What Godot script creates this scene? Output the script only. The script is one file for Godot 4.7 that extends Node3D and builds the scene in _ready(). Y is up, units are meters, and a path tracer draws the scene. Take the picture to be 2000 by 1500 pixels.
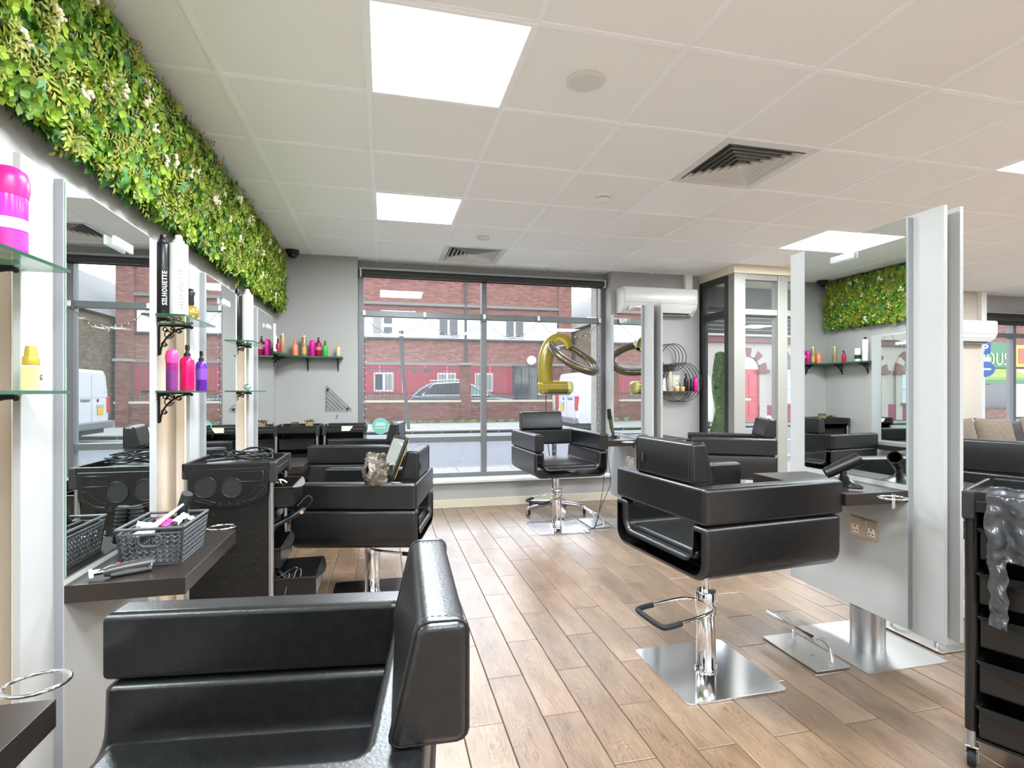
extends Node3D

# ---------- sizes of the place, in metres (x right, y up, depth d = -z, the floor under the camera is the origin)
const EYE := 1.207
const CEIL := 2.525
const WALL_L := -1.0
const WALL_F := 5.51
const ROOM_R := 10.2
const ROOM_B := -2.4
const GRID_X := -0.0626
const GRID_D := 1.848
const GROUND := -0.05
const ROAD := -0.15

# ---------- light levels
const EXPOSURE := 1.76
const SKY := 4.3
const PANEL := 4.4
const STRIP := 0.06

var M := {}
var SH := {}
var used := {}
var rng := RandomNumberGenerator.new()

func _ready() -> void:
	# camera: level, lens shifted a little upwards
	var cam := Camera3D.new()
	cam.name = "camera"
	cam.projection = Camera3D.PROJECTION_FRUSTUM
	cam.near = 0.05
	cam.far = 300.0
	cam.size = 0.05 * 1500.0 / 1046.0
	cam.frustum_offset = Vector2(0.0, 0.05 * 13.0 / 1046.0)
	cam.position = Vector3(0, EYE, 0)
	cam.rotation_degrees = Vector3(0, -13.5, 0)
	add_child(cam)
	cam.current = true
	# overcast sky
	var we := WorldEnvironment.new()
	we.name = "environment"
	var env := Environment.new()
	env.background_mode = Environment.BG_SKY
	var sky := Sky.new()
	var sm := ProceduralSkyMaterial.new()
	sm.sky_top_color = Color(0.85, 0.89, 0.95)
	sm.sky_horizon_color = Color(0.93, 0.945, 0.965)
	sm.ground_bottom_color = Color(0.5, 0.5, 0.5)
	sm.ground_horizon_color = Color(0.9, 0.92, 0.95)
	sky.sky_material = sm
	env.sky = sky
	env.background_energy_multiplier = SKY
	env.tonemap_mode = Environment.TONE_MAPPER_LINEAR
	env.tonemap_exposure = EXPOSURE
	env.sdfgi_enabled = true
	env.ssao_enabled = true
	env.ssil_enabled = true
	we.environment = env
	add_child(we)
	rng.seed = 20
	make_materials()
	build_floor()
	build_ceiling()
	build_walls()
	build_lobby()
	build_stations()
	build_foliage()
	build_chairs()
	build_trolleys()
	build_shelves()
	build_counter_things()
	build_dryer()
	build_wall_things()
	build_street()

class MB:
	var v := PackedVector3Array()
	var n := PackedVector3Array()
	var uv := PackedVector2Array()
	var ix := PackedInt32Array()

	func vert(p: Vector3, nn: Vector3, u := Vector2.ZERO) -> int:
		v.append(p)
		n.append(nn)
		uv.append(u)
		return v.size() - 1

	func tri(a: int, b: int, c: int) -> void:
		var g := (v[c] - v[a]).cross(v[b] - v[a])
		if g.dot(n[a] + n[b] + n[c]) < 0.0:
			ix.append_array([a, c, b])
		else:
			ix.append_array([a, b, c])

	func quad(a: int, b: int, c: int, d: int) -> void:
		tri(a, b, c)
		tri(a, c, d)

	func face(a: Vector3, b: Vector3, c: Vector3, d: Vector3, out := Vector3.ZERO) -> void:
		var g := (c - a).cross(b - a).normalized()
		if out != Vector3.ZERO and g.dot(out) < 0.0:
			g = -g
		quad(vert(a, g, Vector2(0, 1)), vert(b, g, Vector2(1, 1)), vert(c, g, Vector2(1, 0)), vert(d, g, Vector2(0, 0)))

	func box(c: Vector3, s: Vector3, r := 0.0, b := Basis(), seg := 2) -> MB:
		var h := s * 0.5
		r = minf(r, minf(h.x, minf(h.y, h.z)) * 0.98)
		if r <= 0.0:
			for ax in 3:
				for sg in [-1.0, 1.0]:
					var nn := Vector3.ZERO
					nn[ax] = sg
					var a1 := (ax + 1) % 3
					var a2 := (ax + 2) % 3
					var q := []
					for k in 4:
						var p := Vector3.ZERO
						p[ax] = sg * h[ax]
						p[a1] = h[a1] * (-1.0 if k == 0 or k == 3 else 1.0)
						p[a2] = h[a2] * (-1.0 if k < 2 else 1.0)
						q.append(vert(c + b * p, b * nn, Vector2(0.5 + p[a1] / maxf(s[a1], 1e-6), 0.5 + p[a2] / maxf(s[a2], 1e-6))))
					quad(q[0], q[1], q[2], q[3])
			return self
		var inner := h - Vector3(r, r, r)
		for ax in 3:
			var a1 := (ax + 1) % 3
			var a2 := (ax + 2) % 3
			for sg in [-1.0, 1.0]:
				var g1 := []
				var g2 := []
				for k in seg + 1:
					var t := tan(PI / 4.0 * (1.0 - float(k) / seg))
					g1.append([-1.0, t])
					g2.append([-1.0, t])
				for k in seg + 1:
					var t := tan(PI / 4.0 * (float(k) / seg))
					g1.append([1.0, t])
					g2.append([1.0, t])
				var ids := []
				for i in g1.size():
					var row := []
					for j in g2.size():
						var dirv := Vector3.ZERO
						dirv[ax] = sg
						dirv[a1] = g1[i][0] * g1[i][1]
						dirv[a2] = g2[j][0] * g2[j][1]
						dirv = dirv.normalized()
						var core := Vector3.ZERO
						core[ax] = sg * inner[ax]
						core[a1] = g1[i][0] * inner[a1]
						core[a2] = g2[j][0] * inner[a2]
						row.append(vert(c + b * (core + dirv * r), b * dirv))
					ids.append(row)
				for i in g1.size() - 1:
					for j in g2.size() - 1:
						quad(ids[i][j], ids[i + 1][j], ids[i + 1][j + 1], ids[i][j + 1])
		return self

	func tube(pts: Array, r, sides := 8, closed := false, caps := true) -> MB:
		var m := pts.size()
		var up := Vector3.UP
		var rings := []
		var prev_u := Vector3.ZERO
		for i in m:
			var a: Vector3 = pts[(i - 1 + m) % m] if (closed or i > 0) else pts[i]
			var c: Vector3 = pts[(i + 1) % m] if (closed or i < m - 1) else pts[i]
			var t := (c - a).normalized()
			if prev_u == Vector3.ZERO:
				prev_u = t.cross(up if absf(t.dot(up)) < 0.9 else Vector3.RIGHT).normalized()
			var u := (prev_u - t * prev_u.dot(t)).normalized()
			prev_u = u
			var w := t.cross(u)
			var rr: float = r[i] if r is Array else r
			var ring := []
			for k in sides:
				var an := TAU * k / sides
				var nn := u * cos(an) + w * sin(an)
				ring.append(vert(pts[i] + nn * rr, nn))
			rings.append(ring)
			if caps and not closed and (i == 0 or i == m - 1):
				var cn := -t if i == 0 else t
				var ce := vert(pts[i], cn)
				var cr := []
				for k in sides:
					cr.append(vert(v[ring[k]], cn))
				for k in sides:
					tri(ce, cr[k], cr[(k + 1) % sides])
		for i in (m if closed else m - 1):
			var r0: Array = rings[i]
			var r1: Array = rings[(i + 1) % m]
			for k in sides:
				quad(r0[k], r0[(k + 1) % sides], r1[(k + 1) % sides], r1[k])
		return self

	func lathe(prof: Array, sides := 20, at := Vector3.ZERO, b := Basis()) -> MB:
		var m := prof.size()
		var sn := []
		for i in m - 1:
			var e: Vector2 = prof[i + 1] - prof[i]
			sn.append(Vector2(e.y, -e.x).normalized())
		for i in m - 1:
			var n0: Vector2 = sn[i]
			var n1: Vector2 = sn[i]
			if i > 0 and sn[i - 1].dot(sn[i]) > 0.6:
				n0 = (sn[i - 1] + sn[i]).normalized()
			if i < m - 2 and sn[i + 1].dot(sn[i]) > 0.6:
				n1 = (sn[i + 1] + sn[i]).normalized()
			var ra := []
			var rb := []
			for k in sides + 1:
				var an := TAU * k / sides
				var cs := cos(an)
				var si := sin(an)
				ra.append(vert(at + b * Vector3(prof[i].x * cs, prof[i].y, prof[i].x * si), b * Vector3(n0.x * cs, n0.y, n0.x * si), Vector2(float(k) / sides, prof[i].y)))
				rb.append(vert(at + b * Vector3(prof[i + 1].x * cs, prof[i + 1].y, prof[i + 1].x * si), b * Vector3(n1.x * cs, n1.y, n1.x * si), Vector2(float(k) / sides, prof[i + 1].y)))
			for k in sides:
				if prof[i].x < 1e-6:
					tri(ra[k], rb[k], rb[k + 1])
				elif prof[i + 1].x < 1e-6:
					tri(ra[k], ra[k + 1], rb[k])
				else:
					quad(ra[k], ra[k + 1], rb[k + 1], rb[k])
		return self

	func cyl(a: Vector3, c: Vector3, r: float, sides := 16, bev := 0.0) -> MB:
		var ax := (c - a)
		var len := ax.length()
		ax = ax.normalized()
		var q := Vector3.RIGHT if absf(ax.dot(Vector3.RIGHT)) < 0.9 else Vector3.FORWARD
		var u := ax.cross(q).normalized()
		var b := Basis(u, ax, u.cross(ax))
		if bev > 0.0:
			lathe([Vector2(0, 0), Vector2(r - bev, 0), Vector2(r - bev * 0.3, bev * 0.3), Vector2(r, bev), Vector2(r, len - bev), Vector2(r - bev * 0.3, len - bev * 0.3), Vector2(r - bev, len), Vector2(0, len)], sides, a, b)
		else:
			lathe([Vector2(0, 0), Vector2(r, 0), Vector2(r, len), Vector2(0, len)], sides, a, b)
		return self

	func ball(c: Vector3, r: float, sides := 10, sq := Vector3.ONE) -> MB:
		var rows := maxi(4, sides / 2)
		var prof := []
		for i in rows + 1:
			var t := PI * i / rows - PI / 2.0
			prof.append(Vector2(cos(t) * r if i > 0 and i < rows else 0.0, sin(t) * r))
		return lathe(prof, sides, c, Basis.from_scale(sq))

	# a polygon in the (u, v) plane pushed from h0 to h1 along w, with rounded rims
	func prism(poly: Array, h0: float, h1: float, r := 0.0, xf := Transform3D(), seg := 3, smooth := 0.75) -> MB:
		var p := PackedVector2Array(poly)
		var ar := 0.0
		for i in p.size():
			ar += p[i].cross(p[(i + 1) % p.size()])
		if ar < 0.0:
			p.reverse()
		var m := p.size()
		var en := []
		for i in m:
			var e := p[(i + 1) % m] - p[i]
			en.append(Vector2(e.y, -e.x).normalized())
		var off := []
		for i in m:
			var a: Vector2 = en[(i - 1 + m) % m]
			var bb: Vector2 = en[i]
			var s := (a + bb).normalized()
			off.append(s / maxf(0.4, s.dot(bb)))
		var rings := []
		if r > 0.0:
			for k in seg + 1:
				var t := PI / 2.0 * k / seg
				rings.append([r * (1.0 - sin(t)), h0 + r * (1.0 - cos(t)), sin(t), -cos(t)])
			for k in seg + 1:
				var t := PI / 2.0 * (1.0 - float(k) / seg)
				rings.append([r * (1.0 - sin(t)), h1 - r * (1.0 - cos(t)), sin(t), cos(t)])
		else:
			rings = [[0.0, h0, 1.0, 0.0], [0.0, h1, 1.0, 0.0]]
		for i in m:
			var j := (i + 1) % m
			var na: Vector2 = en[i]
			var nb: Vector2 = en[i]
			if en[(i - 1 + m) % m].dot(en[i]) > smooth:
				na = (en[(i - 1 + m) % m] + en[i]).normalized()
			if en[j].dot(en[i]) > smooth:
				nb = (en[j] + en[i]).normalized()
			var la := []
			var lb := []
			for q in rings:
				var pa: Vector2 = p[i] - off[i] * q[0]
				var pb: Vector2 = p[j] - off[j] * q[0]
				la.append(vert(xf * Vector3(pa.x, pa.y, q[1]), xf.basis * Vector3(na.x * q[2], na.y * q[2], q[3])))
				lb.append(vert(xf * Vector3(pb.x, pb.y, q[1]), xf.basis * Vector3(nb.x * q[2], nb.y * q[2], q[3])))
			for k in rings.size() - 1:
				quad(la[k], lb[k], lb[k + 1], la[k + 1])
		var ip := PackedVector2Array()
		for i in m:
			ip.append(p[i] - off[i] * r)
		var ts := Geometry2D.triangulate_polygon(ip)
		for cap in [[h0, -1.0], [h1, 1.0]]:
			var ids := []
			for q in ip:
				ids.append(vert(xf * Vector3(q.x, q.y, cap[0]), xf.basis * Vector3(0, 0, cap[1])))
			for k in range(0, ts.size(), 3):
				tri(ids[ts[k]], ids[ts[k + 1]], ids[ts[k + 2]])
		return self

	func add(o: MB, xf: Transform3D) -> MB:
		var base := v.size()
		for i in o.v.size():
			v.append(xf * o.v[i])
			n.append((xf.basis * o.n[i]).normalized())
			uv.append(o.uv[i])
		for i in o.ix:
			ix.append(base + i)
		return self

	func mesh() -> ArrayMesh:
		var a := []
		a.resize(Mesh.ARRAY_MAX)
		for i in n.size():
			n[i] = n[i].normalized()
		a[Mesh.ARRAY_VERTEX] = v
		a[Mesh.ARRAY_NORMAL] = n
		a[Mesh.ARRAY_TEX_UV] = uv
		a[Mesh.ARRAY_INDEX] = ix
		var m := ArrayMesh.new()
		m.add_surface_from_arrays(Mesh.PRIMITIVE_TRIANGLES, a)
		return m

# ---------- nodes
func P(x: float, y: float, d: float) -> Vector3:
	return Vector3(x, y, -d)

func numbered(called: String) -> String:
	if not used.has(called):
		used[called] = 0
		return called
	used[called] += 1
	return "%s_%03d" % [called, used[called]]

func tag(o: Node3D, label: String, category: String, group := "", kind := "") -> Node3D:
	o.set_meta("label", label)
	o.set_meta("category", category)
	if group != "":
		o.set_meta("group", group)
	if kind != "":
		o.set_meta("kind", kind)
	return o

func thing(called: String, label: String, category: String, at := Vector3.ZERO, turn := 0.0, group := "") -> Node3D:
	var o := Node3D.new()
	o.name = numbered(called)
	add_child(o, true)
	o.position = at
	o.rotation_degrees.y = turn
	return tag(o, label, category, group)

func part(parent: Node, called: String, shape, m: Material, at := Vector3.ZERO, b := Basis()) -> MeshInstance3D:
	var o := MeshInstance3D.new()
	o.name = called
	o.mesh = shape.mesh() if shape is MB else shape
	o.material_override = m
	parent.add_child(o, true)
	o.transform = Transform3D(b, at)
	return o

func solo(called: String, label: String, category: String, shape, m: Material, at := Vector3.ZERO, turn := 0.0, group := "") -> MeshInstance3D:
	var o := part(self, numbered(called), shape, m, at)
	o.rotation_degrees.y = turn
	tag(o, label, category, group)
	return o

func struct(called: String, shape, m: Material, at := Vector3.ZERO) -> MeshInstance3D:
	var o := part(self, numbered(called), shape, m, at)
	o.set_meta("kind", "structure")
	return o

func bxm(c: Vector3, s: Vector3, r := 0.0) -> MB:
	return MB.new().box(c, s, r)

# a box from x0..x1, y0..y1, depth d0..d1
func span(x0: float, x1: float, y0: float, y1: float, d0: float, d1: float, r := 0.0) -> MB:
	return MB.new().box(Vector3((x0 + x1) / 2, (y0 + y1) / 2, -(d0 + d1) / 2), Vector3(absf(x1 - x0), absf(y1 - y0), absf(d1 - d0)), r)

func text(parent: Node, called: String, words: String, height: float, m: Material, xf: Transform3D, serif := false, bold := false) -> MeshInstance3D:
	var t := TextMesh.new()
	var f := SystemFont.new()
	f.font_names = PackedStringArray(["Droid Serif" if serif else "Droid Sans"])
	if bold:
		f.font_weight = 700
	t.font = f
	t.text = words
	t.font_size = 32
	t.pixel_size = height / 24.0
	t.depth = 0.002
	var o := MeshInstance3D.new()
	o.name = called
	o.mesh = t
	o.material_override = m
	parent.add_child(o, true)
	o.transform = xf
	return o

func arc(c: Vector2, r: float, a0: float, a1: float, k: int) -> Array:
	var out := []
	for i in k + 1:
		var a := deg_to_rad(lerpf(a0, a1, float(i) / k))
		out.append(c + Vector2(cos(a), sin(a)) * r)
	return out

func rrect(w: float, h: float, r: float, k := 4, c := Vector2.ZERO) -> Array:
	var o := []
	o += arc(c + Vector2(w / 2 - r, h / 2 - r), r, 0, 90, k)
	o += arc(c + Vector2(-w / 2 + r, h / 2 - r), r, 90, 180, k)
	o += arc(c + Vector2(-w / 2 + r, -h / 2 + r), r, 180, 270, k)
	o += arc(c + Vector2(w / 2 - r, -h / 2 + r), r, 270, 360, k)
	return o

func curve(pts: Array, k := 6, closed := false) -> Array:
	var out := []
	var m := pts.size()
	for i in (m if closed else m - 1):
		var p0: Vector3 = pts[(i - 1 + m) % m] if (closed or i > 0) else pts[i]
		var p1: Vector3 = pts[i]
		var p2: Vector3 = pts[(i + 1) % m]
		var p3: Vector3 = pts[(i + 2) % m] if (closed or i + 2 < m) else p2
		for j in k:
			out.append(p1.cubic_interpolate(p2, p0, p3, float(j) / k))
	if not closed:
		out.append(pts[m - 1])
	return out

# ---------- materials
func mat(c: Color, rough := 0.6, metal := 0.0, o := {}) -> StandardMaterial3D:
	var m := StandardMaterial3D.new()
	m.albedo_color = c
	m.roughness = rough
	m.metallic = metal
	for k in o:
		m.set(k, o[k])
	return m

func rgb(r: int, g: int, b: int) -> Color:
	return Color8(r, g, b)

func tri(m: StandardMaterial3D, s: Vector3, world := true) -> StandardMaterial3D:
	m.uv1_triplanar = true
	m.uv1_world_triplanar = world
	m.uv1_scale = s
	m.uv1_triplanar_sharpness = 8.0
	return m

func noise_image(w: int, h: int, freq: float, oct: int, sd: int, kind := FastNoiseLite.TYPE_SIMPLEX_SMOOTH) -> Image:
	var f := FastNoiseLite.new()
	f.noise_type = kind
	f.frequency = freq
	f.fractal_octaves = oct
	f.seed = sd
	return f.get_seamless_image(w, h)

func tinted(img: Image, ramp: Array) -> ImageTexture:
	var g := Gradient.new()
	var offs := PackedFloat32Array()
	var cols := PackedColorArray()
	for r in ramp:
		offs.append(r[0])
		cols.append(r[1])
	g.offsets = offs
	g.colors = cols
	var lut := []
	for i in 256:
		lut.append(g.sample(i / 255.0))
	var src := img.get_data()
	var out := PackedByteArray()
	var count := img.get_width() * img.get_height()
	out.resize(count * 3)
	var step := src.size() / count
	for i in count:
		var c: Color = lut[src[i * step]]
		out[i * 3] = c.r8
		out[i * 3 + 1] = c.g8
		out[i * 3 + 2] = c.b8
	return ImageTexture.create_from_image(Image.create_from_data(img.get_width(), img.get_height(), false, Image.FORMAT_RGB8, out))

func bumps(img: Image, k: float) -> ImageTexture:
	var i: Image = img.duplicate()
	i.convert(Image.FORMAT_RGBA8)
	i.bump_map_to_normal_map(k)
	return ImageTexture.create_from_image(i)

# bricks too far off to be told apart: courses of 75 mm, bricks of 225 mm, 1.8 m to the tile
func brick_texture(sd: int, cols: Array, mortar: Color) -> ImageTexture:
	var s := 384
	var out := PackedByteArray()
	out.resize(s * s * 3)
	var r := RandomNumberGenerator.new()
	r.seed = sd
	var tone := []
	for i in 24 * 8:
		var c: Color = cols[r.randi() % cols.size()]
		tone.append(c.lightened(r.randf() * 0.08) if r.randf() < 0.5 else c.darkened(r.randf() * 0.12))
	for y in s:
		var row := y / 16
		for x in s:
			var xx := (x + (24 if row % 2 else 0)) % s
			var c: Color = tone[row * 8 + xx / 48]
			if y % 16 < 2 or xx % 48 < 2:
				c = mortar
			var q := (y * s + x) * 3
			out[q] = c.r8
			out[q + 1] = c.g8
			out[q + 2] = c.b8
	return ImageTexture.create_from_image(Image.create_from_data(s, s, false, Image.FORMAT_RGB8, out))

# oak boards: long grain with flat-sawn arches, along the texture's v axis
func wood_texture(w: int, h: int, sd: int, ramp: Array, boards: int) -> ImageTexture:
	var f := FastNoiseLite.new()
	f.seed = sd
	f.frequency = 1.0
	f.fractal_octaves = 3
	var fine := FastNoiseLite.new()
	fine.seed = sd + 9
	fine.frequency = 1.0
	fine.fractal_octaves = 2
	var img := Image.create(w, h, false, Image.FORMAT_L8)
	var r := RandomNumberGenerator.new()
	r.seed = sd
	var data := PackedByteArray()
	data.resize(w * h)
	var bw := w / boards
	for b in boards:
		var cx := r.randf_range(0.15, 0.85)
		var cy := r.randf_range(-0.2, 1.2)
		var amp := r.randf_range(0.4, 1.0)
		var base := r.randf_range(-0.10, 0.10)
		var o := r.randf() * 40.0
		for y in h:
			var fy := float(y) / h
			for x in bw:
				var fx := float(x) / bw
				var dx := fx - cx
				var wv := f.get_noise_3d(fx * 1.6, fy * 2.2, o)
				var q := (fy - cy) * 3.2 * amp - dx * dx * 9.0 + wv * 1.6
				var ring := 0.5 + 0.5 * sin(q * 17.0)
				ring = pow(ring, 2.0)
				var pore := fine.get_noise_3d(fx * 42.0, fy * 5.0, o)
				var tone := f.get_noise_3d(fx * 0.9 + 7.0, fy * 1.3, o + 3.0)
				var val := 0.52 + base + 0.20 * tone - 0.20 * ring * (0.6 + 0.6 * wv) + 0.20 * pore
				data[y * w + b * bw + x] = int(clampf(val, 0.0, 1.0) * 255.0)
	img = Image.create_from_data(w, h, false, Image.FORMAT_L8, data)
	return tinted(img, ramp)

func make_materials() -> void:
	var leather_n := noise_image(256, 256, 0.06, 3, 5, FastNoiseLite.TYPE_CELLULAR)
	var leather_nm := bumps(leather_n, 1.2)
	var patch := noise_image(256, 256, 0.012, 4, 21)
	M.leather = tri(mat(Color.WHITE, 0.33, 0.0, {"albedo_texture": tinted(patch, [[0.0, rgb(12, 13, 15)], [0.5, rgb(17, 17, 18)], [1.0, rgb(25, 24, 23)]]), "normal_enabled": true, "normal_texture": leather_nm, "metallic_specular": 0.6, "normal_scale": 0.45}), Vector3(9, 9, 9), false)
	M.thread = mat(rgb(70, 70, 74), 0.6)
	M.chrome = mat(rgb(235, 235, 238), 0.07, 1.0)
	M.polished = mat(rgb(225, 225, 228), 0.12, 1.0)
	M.steel = mat(rgb(196, 195, 191), 0.36, 1.0)
	M.satin = mat(rgb(190, 191, 194), 0.32, 1.0)
	M.rubber = mat(rgb(22, 22, 23), 0.7)
	M.black = mat(rgb(20, 19, 18), 0.34)
	M.black_matt = mat(rgb(30, 30, 31), 0.62)
	M.iron = mat(rgb(34, 30, 28), 0.5, 0.3)
	var fleck := noise_image(256, 256, 0.2, 3, 8)
	M.paint_white = mat(rgb(240, 238, 233), 0.5)
	M.paint_left = tri(mat(Color.WHITE, 0.6, 0.0, {"albedo_texture": tinted(fleck, [[0.0, rgb(174, 172, 167)], [1.0, rgb(182, 180, 175)]])}), Vector3(2, 2, 2))
	M.paint_grey = tri(mat(Color.WHITE, 0.7, 0.0, {"albedo_texture": tinted(fleck, [[0.0, rgb(164, 162, 158)], [1.0, rgb(172, 170, 166)]])}), Vector3(2, 2, 2))
	M.panel = mat(rgb(184, 184, 181), 0.35)
	M.board = mat(rgb(182, 181, 177), 0.4)
	M.board_edge = mat(rgb(150, 152, 156), 0.4)
	M.gloss_white = mat(rgb(222, 221, 217), 0.3)
	M.cream = mat(rgb(214, 204, 183), 0.5)
	M.sill = mat(rgb(214, 214, 212), 0.3)
	M.tile = tri(mat(Color.WHITE, 0.85, 0.0, {"albedo_texture": tinted(noise_image(256, 256, 0.35, 2, 31), [[0.0, rgb(240, 240, 239)], [0.5, rgb(246, 246, 245)], [1.0, rgb(250, 250, 249)]])}), Vector3(2.1, 2.1, 2.1))
	M.tbar = mat(rgb(253, 253, 255), 0.4)
	M.galvanised = mat(rgb(150, 150, 148), 0.7)
	M.diffuser = mat(rgb(253, 253, 254), 0.4)
	M.grille = mat(rgb(222, 221, 218), 0.6)
	M.mirror = mat(rgb(236, 241, 238), 0.0, 1.0)
	M.glass_edge = mat(rgb(60, 120, 100), 0.15)
	M.frame = mat(rgb(116, 118, 118), 0.42, 0.3)
	M.frame_lit = mat(rgb(160, 158, 150), 0.45, 0.2)  # lit front of the entrance frame: its light painted in as a paler grey
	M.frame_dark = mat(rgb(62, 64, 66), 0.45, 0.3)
	M.blind = mat(rgb(58, 55, 52), 0.75)
	M.blind_box = mat(rgb(150, 153, 158), 0.4)
	M.glass = mat(Color(0.93, 0.97, 0.96, 0.08), 0.0, 0.0, {"transparency": BaseMaterial3D.TRANSPARENCY_ALPHA})
	M.shelf_glass = mat(Color(0.40, 0.66, 0.50, 0.45), 0.03, 0.0, {"transparency": BaseMaterial3D.TRANSPARENCY_ALPHA})
	M.shelf_edge = mat(rgb(44, 84, 62), 0.15)
	M.green_paint = mat(rgb(40, 82, 58), 0.35)
	M.counter = tri(mat(Color.WHITE, 0.32, 0.0, {"albedo_texture": tinted(noise_image(256, 256, 0.05, 4, 12), [[0.0, rgb(36, 29, 25)], [1.0, rgb(50, 42, 37)]])}), Vector3(14, 14, 1.4))
	var ramp := [[0.0, rgb(66, 50, 37)], [0.35, rgb(114, 89, 66)], [0.6, rgb(144, 117, 92)], [1.0, rgb(186, 160, 133)]]
	M.wood = mat(Color.WHITE, 0.37, 0.0, {"metallic_specular": 0.7, "clearcoat_enabled": true, "clearcoat": 0.5, "clearcoat_roughness": 0.32, "albedo_texture": wood_texture(1024, 512, 7, ramp, 8)})
	M.grout = mat(rgb(50, 40, 32), 0.85)
	M.gold = mat(rgb(140, 122, 26), 0.32, 0.15, {"clearcoat_enabled": true, "clearcoat": 0.6, "clearcoat_roughness": 0.1})
	M.gold_light = mat(rgb(206, 196, 120), 0.35, 0.1)
	M.bronze = mat(rgb(116, 106, 84), 0.25, 0.7)
	M.white_plastic = mat(rgb(240, 239, 234), 0.35)
	M.grey_plastic = mat(rgb(140, 141, 143), 0.4)
	M.charcoal_plastic = mat(rgb(84, 85, 87), 0.4)
	M.led = mat(rgb(255, 250, 240), 0.5, 0.0, {"emission_enabled": true, "emission": Color(0.96, 0.98, 1.0), "emission_energy_multiplier": 1.0})
	M.strip = mat(rgb(255, 246, 232), 0.5, 0.0, {"emission_enabled": true, "emission": Color(1.0, 0.90, 0.78), "emission_energy_multiplier": 1.5})
	M.brass_plate = mat(rgb(214, 200, 180), 0.25, 0.85)
	M.cord = mat(rgb(24, 24, 25), 0.5)
	M.cushion = tri(mat(Color.WHITE, 0.9, 0.0, {"albedo_texture": tinted(noise_image(256, 256, 0.15, 3, 77), [[0.0, rgb(102, 90, 76)], [1.0, rgb(130, 116, 98)]]), "rim_enabled": true, "rim": 0.3}), Vector3(8, 8, 8), false)
	M.dark_wood = mat(rgb(70, 56, 46), 0.45)
	# outside
	M.brick = tri(mat(Color.WHITE, 0.9, 0.0, {"albedo_texture": brick_texture(3, [rgb(109, 60, 51), rgb(102, 54, 45), rgb(114, 68, 59), rgb(98, 59, 52)], rgb(116, 101, 95))}), Vector3(0.5556, 0.5556, 0.5556))
	M.brick_dark = tri(mat(Color.WHITE, 0.9, 0.0, {"albedo_texture": brick_texture(4, [rgb(87, 42, 31), rgb(79, 35, 28), rgb(95, 48, 35), rgb(73, 35, 29)], rgb(81, 56, 46))}), Vector3(0.5556, 0.5556, 0.5556))
	M.brick_brown = tri(mat(Color.WHITE, 0.9, 0.0, {"albedo_texture": brick_texture(5, [rgb(91, 75, 58), rgb(84, 66, 49), rgb(99, 81, 62), rgb(75, 62, 48)], rgb(101, 88, 75))}), Vector3(0.5556, 0.5556, 0.5556))
	M.render_white = mat(rgb(204, 205, 208), 0.7)
	M.magenta = mat(rgb(127, 9, 35), 0.6)
	M.upvc = mat(rgb(155, 156, 158), 0.35)
	M.pane_dark = mat(rgb(38, 43, 49), 0.08, 0.0)
	M.pane_curtain = mat(rgb(115, 115, 110), 0.2, 0.0)
	M.concrete = tri(mat(Color.WHITE, 0.9, 0.0, {"albedo_texture": tinted(noise_image(256, 256, 0.04, 4, 14), [[0.0, rgb(91, 90, 84)], [1.0, rgb(111, 108, 102)]])}), Vector3(0.8, 0.8, 0.8))
	var slab := noise_image(256, 256, 0.05, 4, 15)
	M.slab_a = tri(mat(Color.WHITE, 0.9, 0.0, {"albedo_texture": tinted(slab, [[0.0, rgb(111, 109, 103)], [1.0, rgb(129, 127, 122)]])}), Vector3(1, 1, 1))
	M.slab_b = tri(mat(Color.WHITE, 0.9, 0.0, {"albedo_texture": tinted(slab, [[0.0, rgb(103, 102, 98)], [1.0, rgb(123, 120, 116)]])}), Vector3(1, 1, 1))
	M.asphalt = tri(mat(Color.WHITE, 0.85, 0.0, {"albedo_texture": tinted(noise_image(512, 512, 0.25, 3, 16), [[0.0, rgb(61, 63, 67)], [0.5, rgb(79, 80, 85)], [1.0, rgb(97, 98, 101)]])}), Vector3(0.7, 0.7, 0.7))
	M.road_line = mat(rgb(163, 154, 108), 0.8)
	M.slate = tri(mat(Color.WHITE, 0.7, 0.0, {"albedo_texture": tinted(noise_image(256, 256, 0.08, 3, 17), [[0.0, rgb(70, 70, 66)], [1.0, rgb(99, 97, 91)]])}), Vector3(0.6, 2.0, 0.6))
	M.stone = tri(mat(Color.WHITE, 0.9, 0.0, {"albedo_texture": tinted(noise_image(256, 256, 0.06, 4, 18), [[0.0, rgb(132, 125, 114)], [1.0, rgb(149, 143, 136)]])}), Vector3(0.7, 0.7, 0.7))
	M.stone_red = mat(rgb(96, 56, 56), 0.85)
	M.door_red = mat(rgb(149, 29, 45), 0.4)
	M.plum = mat(rgb(102, 32, 56), 0.8)
	M.car_grey = mat(rgb(62, 68, 75), 0.25, 0.4, {"clearcoat_enabled": true, "clearcoat": 1.0, "clearcoat_roughness": 0.04})
	M.van_white = mat(rgb(171, 172, 174), 0.3, 0.0, {"clearcoat_enabled": true, "clearcoat": 0.7, "clearcoat_roughness": 0.05})
	M.tail_red = mat(rgb(150, 22, 29), 0.2)
	M.plate_yellow = mat(rgb(171, 142, 29), 0.4)
	M.shop_green = mat(rgb(25, 94, 58), 0.5)
	M.shop_lime = mat(rgb(108, 122, 43), 0.6)
	M.sign_yellow = mat(rgb(172, 154, 58), 0.5)
	M.sign_blue = mat(rgb(29, 75, 137), 0.4)
	M.pole = mat(rgb(52, 55, 61), 0.5, 0.3)
	M.post = mat(rgb(44, 46, 52), 0.6)
	M.soil = mat(rgb(70, 72, 50), 0.95)
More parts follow.
